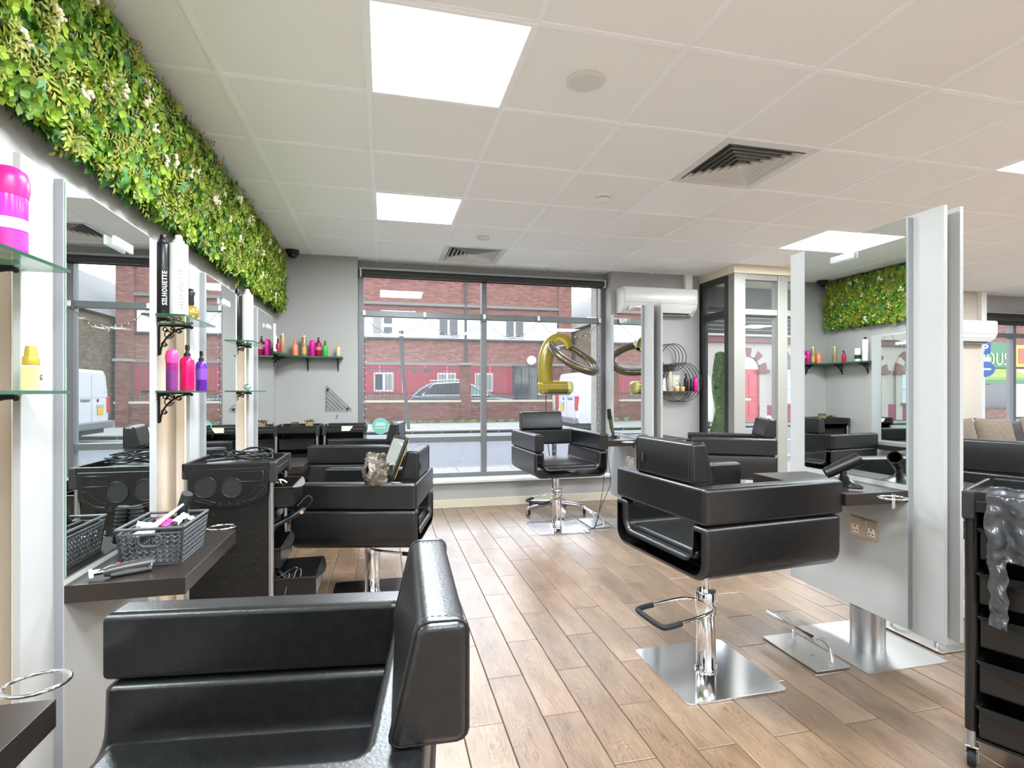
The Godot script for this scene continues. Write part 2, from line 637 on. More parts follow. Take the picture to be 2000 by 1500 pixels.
	M.leaf_a = mat(Color.WHITE, 0.55, 0.0, {"vertex_color_use_as_albedo": true, "backlight_enabled": true, "backlight": Color(0.25, 0.3, 0.1)})
	M.flower = mat(rgb(240, 226, 196), 0.6)
	M.sticker = mat(rgb(120, 186, 176), 0.5)
	M.ink = mat(rgb(30, 30, 32), 0.5)
	M.print_white = mat(rgb(244, 244, 242), 0.5)
	M.bag = mat(rgb(112, 106, 94), 0.24, 0.3)
	M.sheet_plastic = mat(rgb(70, 71, 73), 0.22, 0.3)  # shiny dark grey plastic of the hanging strip

# ---------- room shell
func build_floor() -> void:
	var base := struct("floor", span(WALL_L, ROOM_R, -0.12, -0.003, ROOM_B, WALL_F), M.grout)
	var variants := []
	for k in 16:
		variants.append(plank_mesh(0.5962, 0.1472, k))
	var rest := MB.new()
	var list := []
	var i0 := int(floor((WALL_L - 0.424) / 0.1505))
	for i in range(i0, int((ROOM_R - 0.424) / 0.1505) + 1):
		var x := 0.424 + 0.1505 * i + 0.07525
		if x - 0.075 < WALL_L - 0.01 or x + 0.075 > ROOM_R:
			continue
		var shift := 0.3 if posmod(i, 2) == 1 else 0.0
		for j in range(-8, 12):
			var d := 2.2035 + 0.6 * j + shift + 0.3
			var d0 := maxf(d - 0.3, ROOM_B)
			var d1 := minf(d + 0.3, WALL_F - 0.005)
			if d1 - d0 < 0.02:
				continue
			var rank := Vector2(x - 0.7, d - 1.2).length() + (5.0 if d < 0.6 else 0.0)
			list.append([rank, x, d0, d1])
	list.sort_custom(func(a, b): return a[0] < b[0])
	for k in list.size():
		var q = list[k]
		var len_: float = q[3] - q[2]
		var at := P(q[1], 0, (q[2] + q[3]) / 2)
		var kind := rng.randi() % 16
		if k < 300:
			part(base, "plank", variants[kind] if len_ > 0.59 else plank_mesh(len_ - 0.0038, 0.1472, kind), M.wood, at)
		else:
			rest.add(plank_builder(len_ - 0.0038, 0.1472, kind), Transform3D(Basis(), at))
	var o := part(base, "further_planks", rest, M.wood)
	o.set_meta("kind", "stuff")

func plank_builder(len_: float, w: float, kind: int) -> MB:
	var b := MB.new()
	b.box(Vector3(0, -0.004, 0), Vector3(w, 0.008, len_), 0.0)
	# chamfered rim: the top face is drawn a little inside the edge
	var u0 := (kind % 8) / 8.0 + 0.004
	var u1 := u0 + 0.117
	var flip := kind >= 8
	b.v.clear(); b.n.clear(); b.uv.clear(); b.ix.clear()
	var c := 0.0018
	var hw := w / 2
	var hl := len_ / 2
	var top := []
	var rim := []
	var low := []
	for k in 4:
		var sx := -1.0 if k == 0 or k == 3 else 1.0
		var sz := -1.0 if k < 2 else 1.0
		var tu := u0 if sx < 0 else u1
		var tv := (0.0 if sz < 0 else len_ / 0.6)
		if flip:
			tv = len_ / 0.6 - tv
		var t := Vector2(tu, tv)
		top.append([Vector3(sx * (hw - c), 0, sz * (hl - c)), t])
		rim.append([Vector3(sx * hw, -c, sz * hl), t])
		low.append([Vector3(sx * hw, -0.008, sz * hl), t])
	b.quad(b.vert(top[0][0], Vector3.UP, top[0][1]), b.vert(top[1][0], Vector3.UP, top[1][1]), b.vert(top[2][0], Vector3.UP, top[2][1]), b.vert(top[3][0], Vector3.UP, top[3][1]))
	for k in 4:
		var k2 := (k + 1) % 4
		var out: Vector3 = ((rim[k][0] + rim[k2][0]) * Vector3(1, 0, 1)).normalized()
		var nn: Vector3 = (out + Vector3.UP).normalized()
		b.quad(b.vert(top[k][0], nn, top[k][1]), b.vert(top[k2][0], nn, top[k2][1]), b.vert(rim[k2][0], nn, rim[k2][1]), b.vert(rim[k][0], nn, rim[k][1]))
		b.quad(b.vert(rim[k][0], out, rim[k][1]), b.vert(rim[k2][0], out, rim[k2][1]), b.vert(low[k2][0], out, low[k2][1]), b.vert(low[k][0], out, low[k][1]))
	return b

func plank_mesh(len_: float, w: float, kind: int) -> ArrayMesh:
	return plank_builder(len_, w, kind).mesh()

func cell(col: int, row: int) -> Vector2:
	return Vector2(GRID_X + 0.6 * col + 0.3, GRID_D + 0.6 * row + 0.3)

const LIT := [[0, 0], [0, 3], [6, 0], [6, 3], [0, -3], [6, -3], [0, -6], [6, -6], [12, 0], [12, 3], [12, -3], [3, -5]]
const UNLIT := [[3, 2], [2, 5]]
const VENTS := [[3, 1], [1, 5], [6, 5], [9, 1]]

func build_ceiling() -> void:
	var slab := struct("ceiling", span(WALL_L - 0.15, ROOM_R + 0.15, CEIL + 0.30, CEIL + 0.42, ROOM_B - 0.15, 5.85), M.paint_white)
	var tile := MB.new().box(Vector3.ZERO, Vector3(0.59, 0.02, 0.59), 0.004).mesh()
	var skip := {}
	for c in LIT + UNLIT + VENTS:
		skip[Vector2i(c[0], c[1])] = true
	for col in range(-2, 18):
		for row in range(-7, 7):
			if skip.has(Vector2i(col, row)):
				continue
			var x0 := maxf(GRID_X + 0.6 * col, WALL_L)
			var x1 := minf(GRID_X + 0.6 * col + 0.6, ROOM_R)
			var d0 := maxf(GRID_D + 0.6 * row, ROOM_B)
			var d1 := minf(GRID_D + 0.6 * row + 0.6, 5.69)
			if x1 - x0 < 0.03 or d1 - d0 < 0.03:
				continue
			var at := P((x0 + x1) / 2, CEIL + 0.014, (d0 + d1) / 2)
			if x1 - x0 > 0.59 and d1 - d0 > 0.59:
				part(slab, "ceiling_tile", tile, M.tile, at)
			else:
				part(slab, "ceiling_tile", MB.new().box(Vector3.ZERO, Vector3(x1 - x0 - 0.01, 0.02, d1 - d0 - 0.01), 0.004), M.tile, at)
	for col in range(-1, 18):
		part(slab, "grid_bar", span(GRID_X + 0.6 * col - 0.012, GRID_X + 0.6 * col + 0.012, CEIL - 0.001, CEIL + 0.034, ROOM_B, 5.69), M.tbar)
	for row in range(-6, 7):
		part(slab, "grid_bar", span(WALL_L, ROOM_R, CEIL, CEIL + 0.034, GRID_D + 0.6 * row - 0.012, GRID_D + 0.6 * row + 0.012), M.tbar)
	var names := {Vector2i(0, 0): "between the foliage wall and the round ceiling speaker", Vector2i(0, 3): "between foliage wall and big window", Vector2i(6, 0): "over the far side of the mirror unit with the socket", Vector2i(6, 3): "in front of the glazed entrance"}
	for c in LIT:
		var key := Vector2i(c[0], c[1])
		var q := cell(c[0], c[1])
		var lb: String = "lit square ceiling light panel " + names[key] if names.has(key) else "lit square ceiling light panel over the rest of the salon"
		var t := thing("ceiling_light", lb, "ceiling light", P(q.x, CEIL, q.y), 0.0, "" if names.has(key) else "light panels over the rest of the salon")
		part(t, "diffuser", MB.new().box(Vector3(0, 0.008, 0), Vector3(0.565, 0.006, 0.565)), M.led)
		var f := MB.new()
		for s in [-1, 1]:
			f.box(Vector3(s * 0.29, 0.006, 0), Vector3(0.016, 0.02, 0.596))
			f.box(Vector3(0, 0.006, s * 0.29), Vector3(0.564, 0.02, 0.016))
		part(t, "frame", f, M.tbar)
		var l := AreaLight3D.new()
		l.name = "panel_light"
		l.area_size = Vector2(0.56, 0.56)
		l.light_color = Color(0.93, 0.97, 1.0)
		l.light_energy = PANEL
		l.shadow_enabled = true
		l.area_range = 14.0
		t.add_child(l)
		l.position = Vector3(0, 0.002, 0)
		l.rotation_degrees.x = -90
	for c in UNLIT:
		var q := cell(c[0], c[1])
		var t := thing("ceiling_light", "unlit smooth white ceiling light panel beside the square air vent " + ("near the smoke detector" if c[0] == 3 else "over the big window"), "ceiling light", P(q.x, CEIL, q.y))
		part(t, "diffuser", MB.new().box(Vector3(0, 0.008, 0), Vector3(0.565, 0.006, 0.565)), M.diffuser)
		var f := MB.new()
		for s in [-1, 1]:
			f.box(Vector3(s * 0.29, 0.006, 0), Vector3(0.016, 0.02, 0.596))
			f.box(Vector3(0, 0.006, s * 0.29), Vector3(0.564, 0.02, 0.016))
		part(t, "frame", f, M.tbar)
	var k := 0
	for c in VENTS:
		var q := cell(c[0], c[1])
		var lb: String = ["square louvred ceiling vent between ceiling speaker and mirror unit", "square louvred ceiling vent above the big window", "square louvred ceiling vent over the entrance", "square louvred ceiling vent over the waiting area"][k]
		k += 1
		var t := thing("air_vent", lb, "vent", P(q.x, CEIL, q.y))
		# sheet metal plenum box above the louvres
		var bx := MB.new()
		bx.box(Vector3(0, 0.262, 0), Vector3(0.5, 0.004, 0.5))
		for s in [-1, 1]:
			bx.box(Vector3(s * 0.249, 0.135, 0), Vector3(0.003, 0.25, 0.5))
			bx.box(Vector3(0, 0.135, s * 0.249), Vector3(0.5, 0.25, 0.003))
		part(t, "plenum_box", bx, M.galvanised)
		var f := MB.new()
		for s in [-1, 1]:
			f.box(Vector3(s * 0.27, 0.004, 0), Vector3(0.055, 0.012, 0.595), 0.003)
			f.box(Vector3(0, 0.004, s * 0.27), Vector3(0.485, 0.012, 0.055), 0.003)
		part(t, "frame", f, M.gloss_white)
		for r in 6:
			var half := 0.238 - r * 0.038
			var o := MB.new()
			var y := -0.006
			for s in 4:
				var b := Basis(Vector3.UP, PI / 2 * s)
				var a0 := b * Vector3(-half, y, -half)
				var a1 := b * Vector3(half, y, -half)
				var c1 := b * Vector3(half - 0.03, y + 0.03, -half + 0.03)
				var c0 := b * Vector3(-half + 0.03, y + 0.03, -half + 0.03)
				o.face(a0, a1, c1, c0, b * Vector3(0, -1, 1))
				o.face(a0 + Vector3(0, 0.002, 0), a1 + Vector3(0, 0.002, 0), c1 + Vector3(0, 0.002, 0), c0 + Vector3(0, 0.002, 0), b * Vector3(0, 1, -1))
			part(t, "louvre", o, M.gloss_white)
		part(t, "centre", MB.new().box(Vector3(0, -0.004, 0), Vector3(0.03, 0.006, 0.03)), M.gloss_white)
	# speakers, detector, camera dome
	for s in [[cell(1, 0), "round white ceiling speaker beside the near light panel"], [cell(1, 4), "small round ceiling speaker beside the vent above the window"]]:
		var t := thing("ceiling_speaker", s[1], "speaker", P(s[0].x, CEIL, s[0].y))
		var r := 0.078 if s[0].y < 3.0 else 0.06
		part(t, "rim", MB.new().lathe([Vector2(r * 0.8, 0.002), Vector2(r * 0.8, -0.006), Vector2(r * 0.88, -0.009), Vector2(r, -0.004), Vector2(r, 0.003)], 32), M.gloss_white)
		part(t, "grille", MB.new().lathe([Vector2(0, -0.005), Vector2(r * 0.82, -0.003), Vector2(r * 0.82, 0.002)], 32), M.grille)
	var q2 := cell(2, 2)
	var sd := thing("smoke_detector", "round white smoke detector on ceiling tile beside unlit panel", "smoke detector", P(q2.x, CEIL + 0.004, q2.y + 0.02))
	part(sd, "base", MB.new().lathe([Vector2(0.055, 0), Vector2(0.055, -0.022), Vector2(0.05, -0.026), Vector2(0.03, -0.026)], 28), M.white_plastic)
	part(sd, "slot_ring", MB.new().lathe([Vector2(0.047, -0.02), Vector2(0.047, -0.034)], 28), M.grey_plastic)
	part(sd, "cover", MB.new().lathe([Vector2(0, -0.048), Vector2(0.035, -0.047), Vector2(0.05, -0.040), Vector2(0.051, -0.033), Vector2(0.03, -0.032)], 28), M.white_plastic)
	var dc := thing("dome_camera", "black dome security camera in the corner beside the foliage", "camera", P(-0.83, CEIL, 5.38))
	part(dc, "housing", MB.new().lathe([Vector2(0.06, 0), Vector2(0.06, -0.03), Vector2(0.05, -0.034), Vector2(0, -0.034)], 24), M.black_matt)
	part(dc, "dome", MB.new().lathe([Vector2(0.044, -0.03), Vector2(0.042, -0.05), Vector2(0.028, -0.068), Vector2(0, -0.075)], 24), mat(rgb(30, 30, 32), 0.05))

func build_walls() -> void:
	struct("wall_left", span(WALL_L - 0.15, WALL_L, -0.1, CEIL + 0.42, ROOM_B - 0.15, 5.85), M.paint_left)
	struct("wall_back", span(WALL_L - 0.15, ROOM_R + 0.15, -0.1, CEIL + 0.42, ROOM_B - 0.15, ROOM_B), M.paint_left)
	struct("wall_right", span(ROOM_R, ROOM_R + 0.15, -0.1, CEIL + 0.42, ROOM_B - 0.15, 5.85), M.paint_left)
	struct("wall_front", span(WALL_L, -0.25, -0.1, CEIL + 0.42, WALL_F, 5.85), M.paint_grey)
	struct("wall_front_pier", span(2.45, 3.55, -0.1, CEIL + 0.42, WALL_F, 5.85), M.paint_grey)
	struct("wall_front_under_window", span(-0.25, 2.45, -0.1, 0.262, WALL_F, 5.85), M.paint_grey)
	struct("wall_front_header", span(-0.25, 2.45, 2.44, CEIL + 0.42, 5.69, 5.85), M.paint_grey)
	struct("wall_front_far", span(6.6, 7.8, -0.1, CEIL + 0.42, WALL_F, 5.85), mat(rgb(206, 196, 182), 0.7))
	struct("wall_front_under_far_window", span(7.8, ROOM_R, -0.1, 0.55, WALL_F, 5.85), M.paint_grey)
	struct("wall_front_far_header", span(7.8, ROOM_R, 2.3, CEIL + 0.42, 5.66, 5.85), M.paint_grey)
	struct("wall_front_over_entrance", span(3.55, 6.6, CEIL + 0.03, CEIL + 0.42, WALL_F, 5.85), M.paint_grey)
	struct("trim_1", span(-0.27, 2.47, 0.258, 0.29, 5.455, 5.70, 0.008), M.sill)
	struct("trim_2", span(7.78, ROOM_R, 0.55, 0.58, 5.455, 5.70, 0.008), M.sill)
	struct("baseboard_front", span(WALL_L, 2.45, 0.0, 0.088, WALL_F - 0.016, WALL_F, 0.004), M.cream)
	struct("baseboard_pier", span(2.45, 3.55, 0.0, 0.088, WALL_F - 0.016, WALL_F, 0.004), M.cream)
	struct("baseboard_left", span(WALL_L, WALL_L + 0.016, 0.0, 0.088, ROOM_B, WALL_F - 0.02, 0.004), M.cream)
	# big window: frame, mullion, transoms, panes
	window("window_1", -0.25, 2.45, 0.29, 2.44, 5.70, [1.055], [0.69, 2.0])
	window("window_2", 7.8, ROOM_R, 0.58, 2.3, 5.70, [8.63, 9.5], [1.98])
	# roller blinds rolled up
	for bl in [[-0.235, 2.43, 2.37, "roller blind rolled up above the big window", 0.06], [7.82, 10.1, 2.16, "brown roller blind above the window behind the cushions", 0.11]]:
		var t := thing("roller_blind", bl[3], "blind", P((bl[0] + bl[1]) / 2, bl[2], 5.62))
		var w: float = bl[1] - bl[0]
		part(t, "cassette", MB.new().box(Vector3(0, bl[4] + 0.012, 0), Vector3(w - 0.04, 0.024, 0.06), 0.005), M.blind_box)
		part(t, "roll", MB.new().cyl(Vector3(-w / 2 + 0.02, 0.032, 0.0), Vector3(w / 2 - 0.02, 0.032, 0.0), 0.03, 20), M.blind)
		if bl[4] > 0.1:
			part(t, "fabric", MB.new().box(Vector3(0, 0.04, -0.02), Vector3(w - 0.06, 0.15, 0.002)), M.blind)
		part(t, "bottom_bar", MB.new().box(Vector3(0, -0.006 - (0.03 if bl[4] > 0.1 else 0.0), -0.02), Vector3(w - 0.06, 0.014, 0.012), 0.003), M.black_matt)
		for s in [-1, 1]:
			part(t, "bracket", MB.new().box(Vector3(s * (w / 2 - 0.012), 0.035, 0), Vector3(0.018, 0.085, 0.07), 0.005), M.cream)
		if bl[4] < 0.1:
			var ch := MB.new()
			for q in 44:
				ch.ball(Vector3(-w / 2 + 0.012, -0.02 - q * 0.024, 0.03), 0.004, 5)
			part(t, "bead_chain", ch, M.grey_plastic).set_meta("kind", "stuff")

func window(called: String, x0: float, x1: float, y0: float, y1: float, d: float, mull: Array, rails: Array) -> void:
	var base := Node3D.new()
	base.name = called
	add_child(base, true)
	base.set_meta("kind", "structure")
	var fw := 0.055
	for q in [[x0, x0 + fw, y0, y1], [x1 - fw, x1, y0, y1], [x0 + fw, x1 - fw, y0, y0 + 0.045], [x0 + fw, x1 - fw, y1 - fw, y1]]:
		part(base, "frame", span(q[0], q[1], q[2], q[3], d - 0.03, d + 0.06, 0.004), M.frame)
	var xs := [x0 + fw]
	for m in mull:
		part(base, "mullion", span(m - 0.0275, m + 0.0275, y0 + 0.045, y1 - fw, d - 0.03, d + 0.06, 0.004), M.frame)
		xs.append(m - 0.0275)
		xs.append(m + 0.0275)
	xs.append(x1 - fw)
	var ys := [y0 + 0.045]
	for r in rails:
		for k in range(0, xs.size(), 2):
			part(base, "rail", span(xs[k], xs[k + 1], r - 0.03, r + 0.03, d - 0.025, d + 0.055, 0.004), M.frame)
		ys.append(r - 0.03)
		ys.append(r + 0.03)
	ys.append(y1 - fw)
	for k in range(0, xs.size(), 2):
		for j in range(0, ys.size(), 2):
			var g := MB.new()
			g.face(P(xs[k], ys[j], d + 0.02), P(xs[k + 1], ys[j], d + 0.02), P(xs[k + 1], ys[j + 1], d + 0.02), P(xs[k], ys[j + 1], d + 0.02), Vector3(0, 0, 1))
			part(base, "pane", g, M.glass)

func build_lobby() -> void:
	var base := Node3D.new()
	base.name = "window_3"
	add_child(base, true)
	base.set_meta("kind", "structure")
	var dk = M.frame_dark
	# front glazing of the entrance at depth 4.93, return at x 3.57
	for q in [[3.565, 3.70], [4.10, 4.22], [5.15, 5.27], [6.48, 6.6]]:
		part(base, "post", span(q[0], q[1], 0, 2.44, 4.90, 5.0, 0.004), M.frame_lit)
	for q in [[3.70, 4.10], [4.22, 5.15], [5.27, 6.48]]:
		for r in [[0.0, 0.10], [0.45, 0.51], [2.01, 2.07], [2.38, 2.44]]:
			part(base, "rail", span(q[0], q[1], r[0], r[1], 4.91, 4.985, 0.004), M.frame_lit)
		for r in [[0.10, 0.45], [0.51, 2.01], [2.07, 2.38]]:
			var g := MB.new()
			g.face(P(q[0], r[0], 4.95), P(q[1], r[0], 4.95), P(q[1], r[1], 4.95), P(q[0], r[1], 4.95), Vector3(0, 0, 1))
			part(base, "pane", g, M.glass)
	for sx in [3.565, 6.535]:
		part(base, "post", span(sx, sx + 0.065, 0, 2.44, 5.0, 5.07, 0.004), dk)
		part(base, "post", span(sx, sx + 0.065, 0, 2.44, 5.46, 5.85, 0.004), dk)
		for r in [[0.0, 0.10], [0.45, 0.51], [1.99, 2.07], [2.38, 2.44]]:
			part(base, "rail", span(sx, sx + 0.06, r[0], r[1], 5.07, 5.46, 0.004), dk)
		for r in [[0.10, 0.45], [0.51, 1.99], [2.07, 2.38]]:
			var g := MB.new()
			g.face(P(sx + 0.03, r[0], 5.07), P(sx + 0.03, r[0], 5.46), P(sx + 0.03, r[1], 5.46), P(sx + 0.03, r[1], 5.07), Vector3(-1, 0, 0))
			part(base, "pane", g, M.glass)
	struct("trim_3", span(3.55, 6.62, 2.44, CEIL + 0.03, 4.885, 5.0, 0.002), mat(rgb(226, 214, 190), 0.6))
	struct("trim_4", span(3.55, 3.65, 2.44, CEIL + 0.03, 5.0, 5.51, 0.002), mat(rgb(226, 214, 190), 0.6))
	struct("trim_5", span(6.52, 6.62, 2.44, CEIL + 0.03, 5.0, 5.51, 0.002), mat(rgb(226, 214, 190), 0.6))
	# soffit and rolled shutter of the open porch outside
	struct("ceiling_porch", span(3.65, 6.52, 2.45, CEIL + 0.03, 5.0, 5.85), M.paint_white)
	struct("floor_porch", span(3.57, 6.6, -0.12, -0.002, 5.0, 5.85), M.concrete)
	var sh := thing("roller_shutter", "dark ribbed roller shutter pulled up over the entrance", "shutter", P(5.085, 2.035, 5.72))
	part(sh, "housing", MB.new().box(Vector3(0, 0.28, 0), Vector3(2.8, 0.24, 0.2), 0.01), M.frame_dark)
	for k in 6:
		part(sh, "slat", MB.new().box(Vector3(0, 0.14 - k * 0.05, 0), Vector3(2.8, 0.046, 0.016), 0.007), M.frame_dark)
	var st := thing("window_sticker", "pale tag-shaped sticker on the entrance glass", "sticker", P(4.02, 0.86, 4.944))
	part(st, "tag", MB.new().prism([Vector2(-0.04, -0.1), Vector2(0.04, -0.1), Vector2(0.045, -0.06), Vector2(0.045, 0.04), Vector2(0.02, 0.08), Vector2(-0.02, 0.08), Vector2(-0.045, 0.04), Vector2(-0.045, -0.06)], 0, 0.001), mat(rgb(214, 210, 198), 0.6))
	part(st, "ring_mark", MB.new().tube(circle3(Vector3(0, 0.02, 0.0015), 0.03, 20), 0.0015, 4, true), mat(rgb(150, 150, 146), 0.6))

func circle3(c: Vector3, r: float, k: int, b := Basis()) -> Array:
	var o := []
	for i in k:
		var a := TAU * i / k
		o.append(c + b * Vector3(cos(a) * r, sin(a) * r, 0))
	return o

# ---------- styling chair: origin on the floor below the seat, facing -z
const CHAIR_W := 0.65
const CHAIR_L := 0.68

func chair_shapes() -> void:
	var w := CHAIR_W / 2
	var l := CHAIR_L / 2
	# lower shell: a U seen from front or back
	var u := []
	u += arc(Vector2(w - 0.016, 0.199), 0.016, 0, 90, 3)
	u += arc(Vector2(w - 0.07, 0.199), 0.016, 90, 180, 3)
	u += [Vector2(w - 0.088, 0.15)]
	u += arc(Vector2(w - 0.13, 0.125), 0.04, 0, -90, 5)
	u += arc(Vector2(-w + 0.13, 0.125), 0.04, -90, -180, 5)
	u += [Vector2(-w + 0.088, 0.15)]
	u += arc(Vector2(-w + 0.07, 0.199), 0.016, 0, 90, 3)
	u += arc(Vector2(-w + 0.016, 0.199), 0.016, 90, 180, 3)
	u += arc(Vector2(-w + 0.075, 0.075), 0.075, 180, 270, 7)
	u += arc(Vector2(w - 0.075, 0.075), 0.075, 270, 360, 7)
	SH.shell = MB.new().prism(u, -l, l, 0.022, Transform3D(), 4, 0.8).mesh()
	# upper band: a U seen from above, open in front (-z)
	var b := []
	b += arc(Vector2(w - 0.025, l - 0.025), 0.025, 0, 90, 4)
	b += arc(Vector2(-w + 0.025, l - 0.025), 0.025, 90, 180, 4)
	b += [Vector2(-w, -l), Vector2(-w + 0.078, -l)]
	b += arc(Vector2(-w + 0.098, l - 0.10), 0.02, 180, 90, 3)
	b += arc(Vector2(w - 0.098, l - 0.10), 0.02, 90, 0, 3)
	b += [Vector2(w - 0.078, -l), Vector2(w, -l)]
	SH.band = MB.new().prism(b, 0.0, 0.141, 0.016, Transform3D(Basis(Vector3.RIGHT, Vector3(0, 0, 1), Vector3(0, 1, 0)), Vector3.ZERO), 4, 0.8).mesh()
	SH.cushion = MB.new().box(Vector3(0, 0.0, 0.0), Vector3(CHAIR_W - 0.185, 0.05, CHAIR_L - 0.05), 0.03, Basis(), 4).mesh()
	# headrest: a wedge seen from the side, back face upright
	var h := []
	h += arc(Vector2(0.045 - 0.014, 0.160 - 0.014), 0.014, 0, 90, 3)
	h += arc(Vector2(-0.004, 0.160 - 0.02), 0.02, 90, 165, 4)
	h += arc(Vector2(-0.042, 0.014), 0.012, 165, 270, 3)
	h += arc(Vector2(0.045 - 0.014, 0.016), 0.014, 270, 360, 3)
	var xf := Transform3D(Basis(Vector3(0, 0, 1), Vector3(0, 1, 0), Vector3(1, 0, 0)), Vector3.ZERO)
	SH.headrest = MB.new().prism(h, -0.2, 0.2, 0.012, xf, 3, 0.8).mesh()
	var seams := []
	var stitch := MB.new()
	for s in [-1, 1]:
		var loop := []
		for p in h:
			loop.append(Vector3(s * 0.191, p.y, p.x) * Vector3(1, 1, 1))
		seams.append(MB.new().tube(loop, 0.0032, 6, true).mesh())
		for off in [0.176]:
			var m := loop.size()
			for i in m:
				var a: Vector3 = loop[i]
				var c: Vector3 = loop[(i + 1) % m]
				var len_ := a.distance_to(c)
				var k := maxi(1, int(len_ / 0.008))
				for q in k:
					var p0 := a.lerp(c, (q + 0.2) / k)
					var p1 := a.lerp(c, (q + 0.75) / k)
					p0.x = s * off
					p1.x = s * off
					stitch.tube([p0, p1], 0.0011, 4)
	SH.seams = seams
	SH.stitch = stitch.mesh()
	SH.base = MB.new().prism(rrect(0.45, 0.45, 0.02), 0.0, 0.009, 0.002, Transform3D(Basis(Vector3.RIGHT, Vector3(0, 0, 1), Vector3(0, 1, 0)), Vector3.ZERO), 2).mesh()
	SH.sleeve = MB.new().lathe([Vector2(0.046, 0), Vector2(0.046, 0.012), Vector2(0.041, 0.016), Vector2(0.041, 0.235), Vector2(0.045, 0.24), Vector2(0.045, 0.33), Vector2(0.041, 0.336), Vector2(0.0, 0.336)], 28, Vector3(0, 0.009, 0)).mesh()
	var lev := MB.new()
	lev.tube(curve([Vector3(-0.046, 0.285, 0.0), Vector3(-0.09, 0.285, 0.06), Vector3(-0.1, 0.27, 0.22)], 4), 0.007, 8)
	lev.tube(curve([Vector3(0.046, 0.285, 0.0), Vector3(0.09, 0.285, 0.06), Vector3(0.1, 0.27, 0.22)], 4), 0.007, 8)
	lev.cyl(Vector3(-0.055, 0.285, 0), Vector3(0.055, 0.285, 0), 0.012, 10)
	SH.lever = lev.mesh()
	SH.grip = MB.new().tube(curve([Vector3(-0.1, 0.27, 0.2), Vector3(-0.1, 0.264, 0.26), Vector3(-0.075, 0.262, 0.285), Vector3(0.075, 0.262, 0.285), Vector3(0.1, 0.264, 0.26), Vector3(0.1, 0.27, 0.2)], 4), 0.0115, 10).mesh()

func make_chair(label: String, x: float, d: float, turn: float, top: float, post := Vector2.ZERO, base_turn := 0.0, head := Vector3.ZERO, lever_turn := 0.0) -> Node3D:
	var t := thing("styling_chair", label, "chair", P(x, 0, d), turn, "black salon styling chairs")
	var y := top - 0.36
	part(t, "seat_shell", SH.shell, M.leather, Vector3(0, y, 0))
	part(t, "seat_cushion", SH.cushion, M.leather, Vector3(0, y + 0.085, -0.005))
	part(t, "arm_band", SH.band, M.leather, Vector3(0, y + 0.219, 0))
	var h := part(t, "headrest", SH.headrest, M.leather, Vector3(head.x, top + 0.001, CHAIR_L / 2 - 0.052 + head.y), Basis(Vector3.UP, deg_to_rad(head.z)))
	for sm in SH.seams:
		part(h, "seam", sm, M.leather)
	part(h, "stitching", SH.stitch, M.thread).set_meta("kind", "stuff")
	part(h, "tab", MB.new().box(Vector3(-0.14, 0.07, 0.048), Vector3(0.02, 0.035, 0.003), 0.001), M.black_matt)
	var at := Vector3(post.x, 0, post.y)
	var b := Basis(Vector3.UP, deg_to_rad(base_turn))
	part(t, "base_plate", SH.base, M.polished, at, b)
	part(t, "sleeve", SH.sleeve, M.chrome, at)
	part(t, "piston", MB.new().cyl(Vector3(0, 0.34, 0), Vector3(0, y + 0.02, 0), 0.017, 16), M.chrome, at)
	part(t, "seat_bracket", MB.new().box(Vector3(0, y - 0.004, 0), Vector3(0.2, 0.012, 0.2), 0.004), M.black_matt, at)
	var lv := part(t, "pump_lever", SH.lever, M.chrome, at, Basis(Vector3.UP, deg_to_rad(lever_turn)))
	part(lv, "grip", SH.grip, M.rubber)
	return t

func build_chairs() -> void:
	chair_shapes()
	make_chair("black leather salon chair with a stitched wedge headrest below the clippers and basket", -0.255, 0.985, 83, 0.745, Vector2(0, 0.05), 0, Vector3(-0.05, 0.045, 5))
	var c2 := make_chair("black leather salon chair holding a framed hand mirror and a crumpled bag", -0.085, 3.29, 77, 0.71, Vector2(0, 0.02), 13, Vector3(-0.03, 0, 0))
	make_chair("black leather salon chair before the two drawer trolleys in the corner", -0.18, 4.66, 80, 0.78, Vector2(0, 0.02), 10, Vector3(0.02, 0, 0))
	make_chair("black leather salon chair on a square steel plate before the unit with the socket", 1.46, 2.11, -84.5, 0.842, Vector2(0.045, 0.11), -5.5, Vector3(0.045, 0, 0), 0)
	make_chair("black leather salon chair under the gold hood dryer by the window", 1.49, 4.50, 183, 0.85, Vector2(0, 0.0), -3, Vector3(0.05, 0.0, 0), 115)
	make_chair("black leather salon chair between the mirror unit and the glazed entrance", 3.06, 4.28, 62, 0.80, Vector2(0, 0.02), 0, Vector3(-0.03, 0, 4))
	make_chair("black leather salon chair in front of the beige cushions", 3.25, 2.15, -70, 0.80, Vector2(0, 0.02), 0, Vector3(0.0, 0, 0))
	# hand mirror and bag on the second chair
	var hm := thing("hand_mirror", "square black framed hand mirror leaning against a headrest", "mirror", P(0.01, 0.715, 3.04), 110)
	var tilt := Basis(Vector3.RIGHT, deg_to_rad(22))
	part(hm, "frame", MB.new().prism(rrect(0.2, 0.25, 0.02), -0.008, 0.008, 0.004), M.black, tilt * Vector3(0, 0.13, 0), tilt)
	part(hm, "glass", MB.new().box(Vector3(0, 0, -0.0085), Vector3(0.16, 0.21, 0.002)), M.mirror, tilt * Vector3(0, 0.13, 0), tilt)
	part(hm, "back_card", MB.new().prism(rrect(0.19, 0.24, 0.02), 0.0085, 0.013, 0.001), mat(rgb(190, 150, 60), 0.6), tilt * Vector3(0, 0.13, 0), tilt)
	solo("plastic_bag", "crumpled grey plastic bag hanging off the framed hand mirror", "bag", crumple(0.22, 0.17, 5, 0.022), M.bag, P(-0.04, 0.79, 2.97), 60)

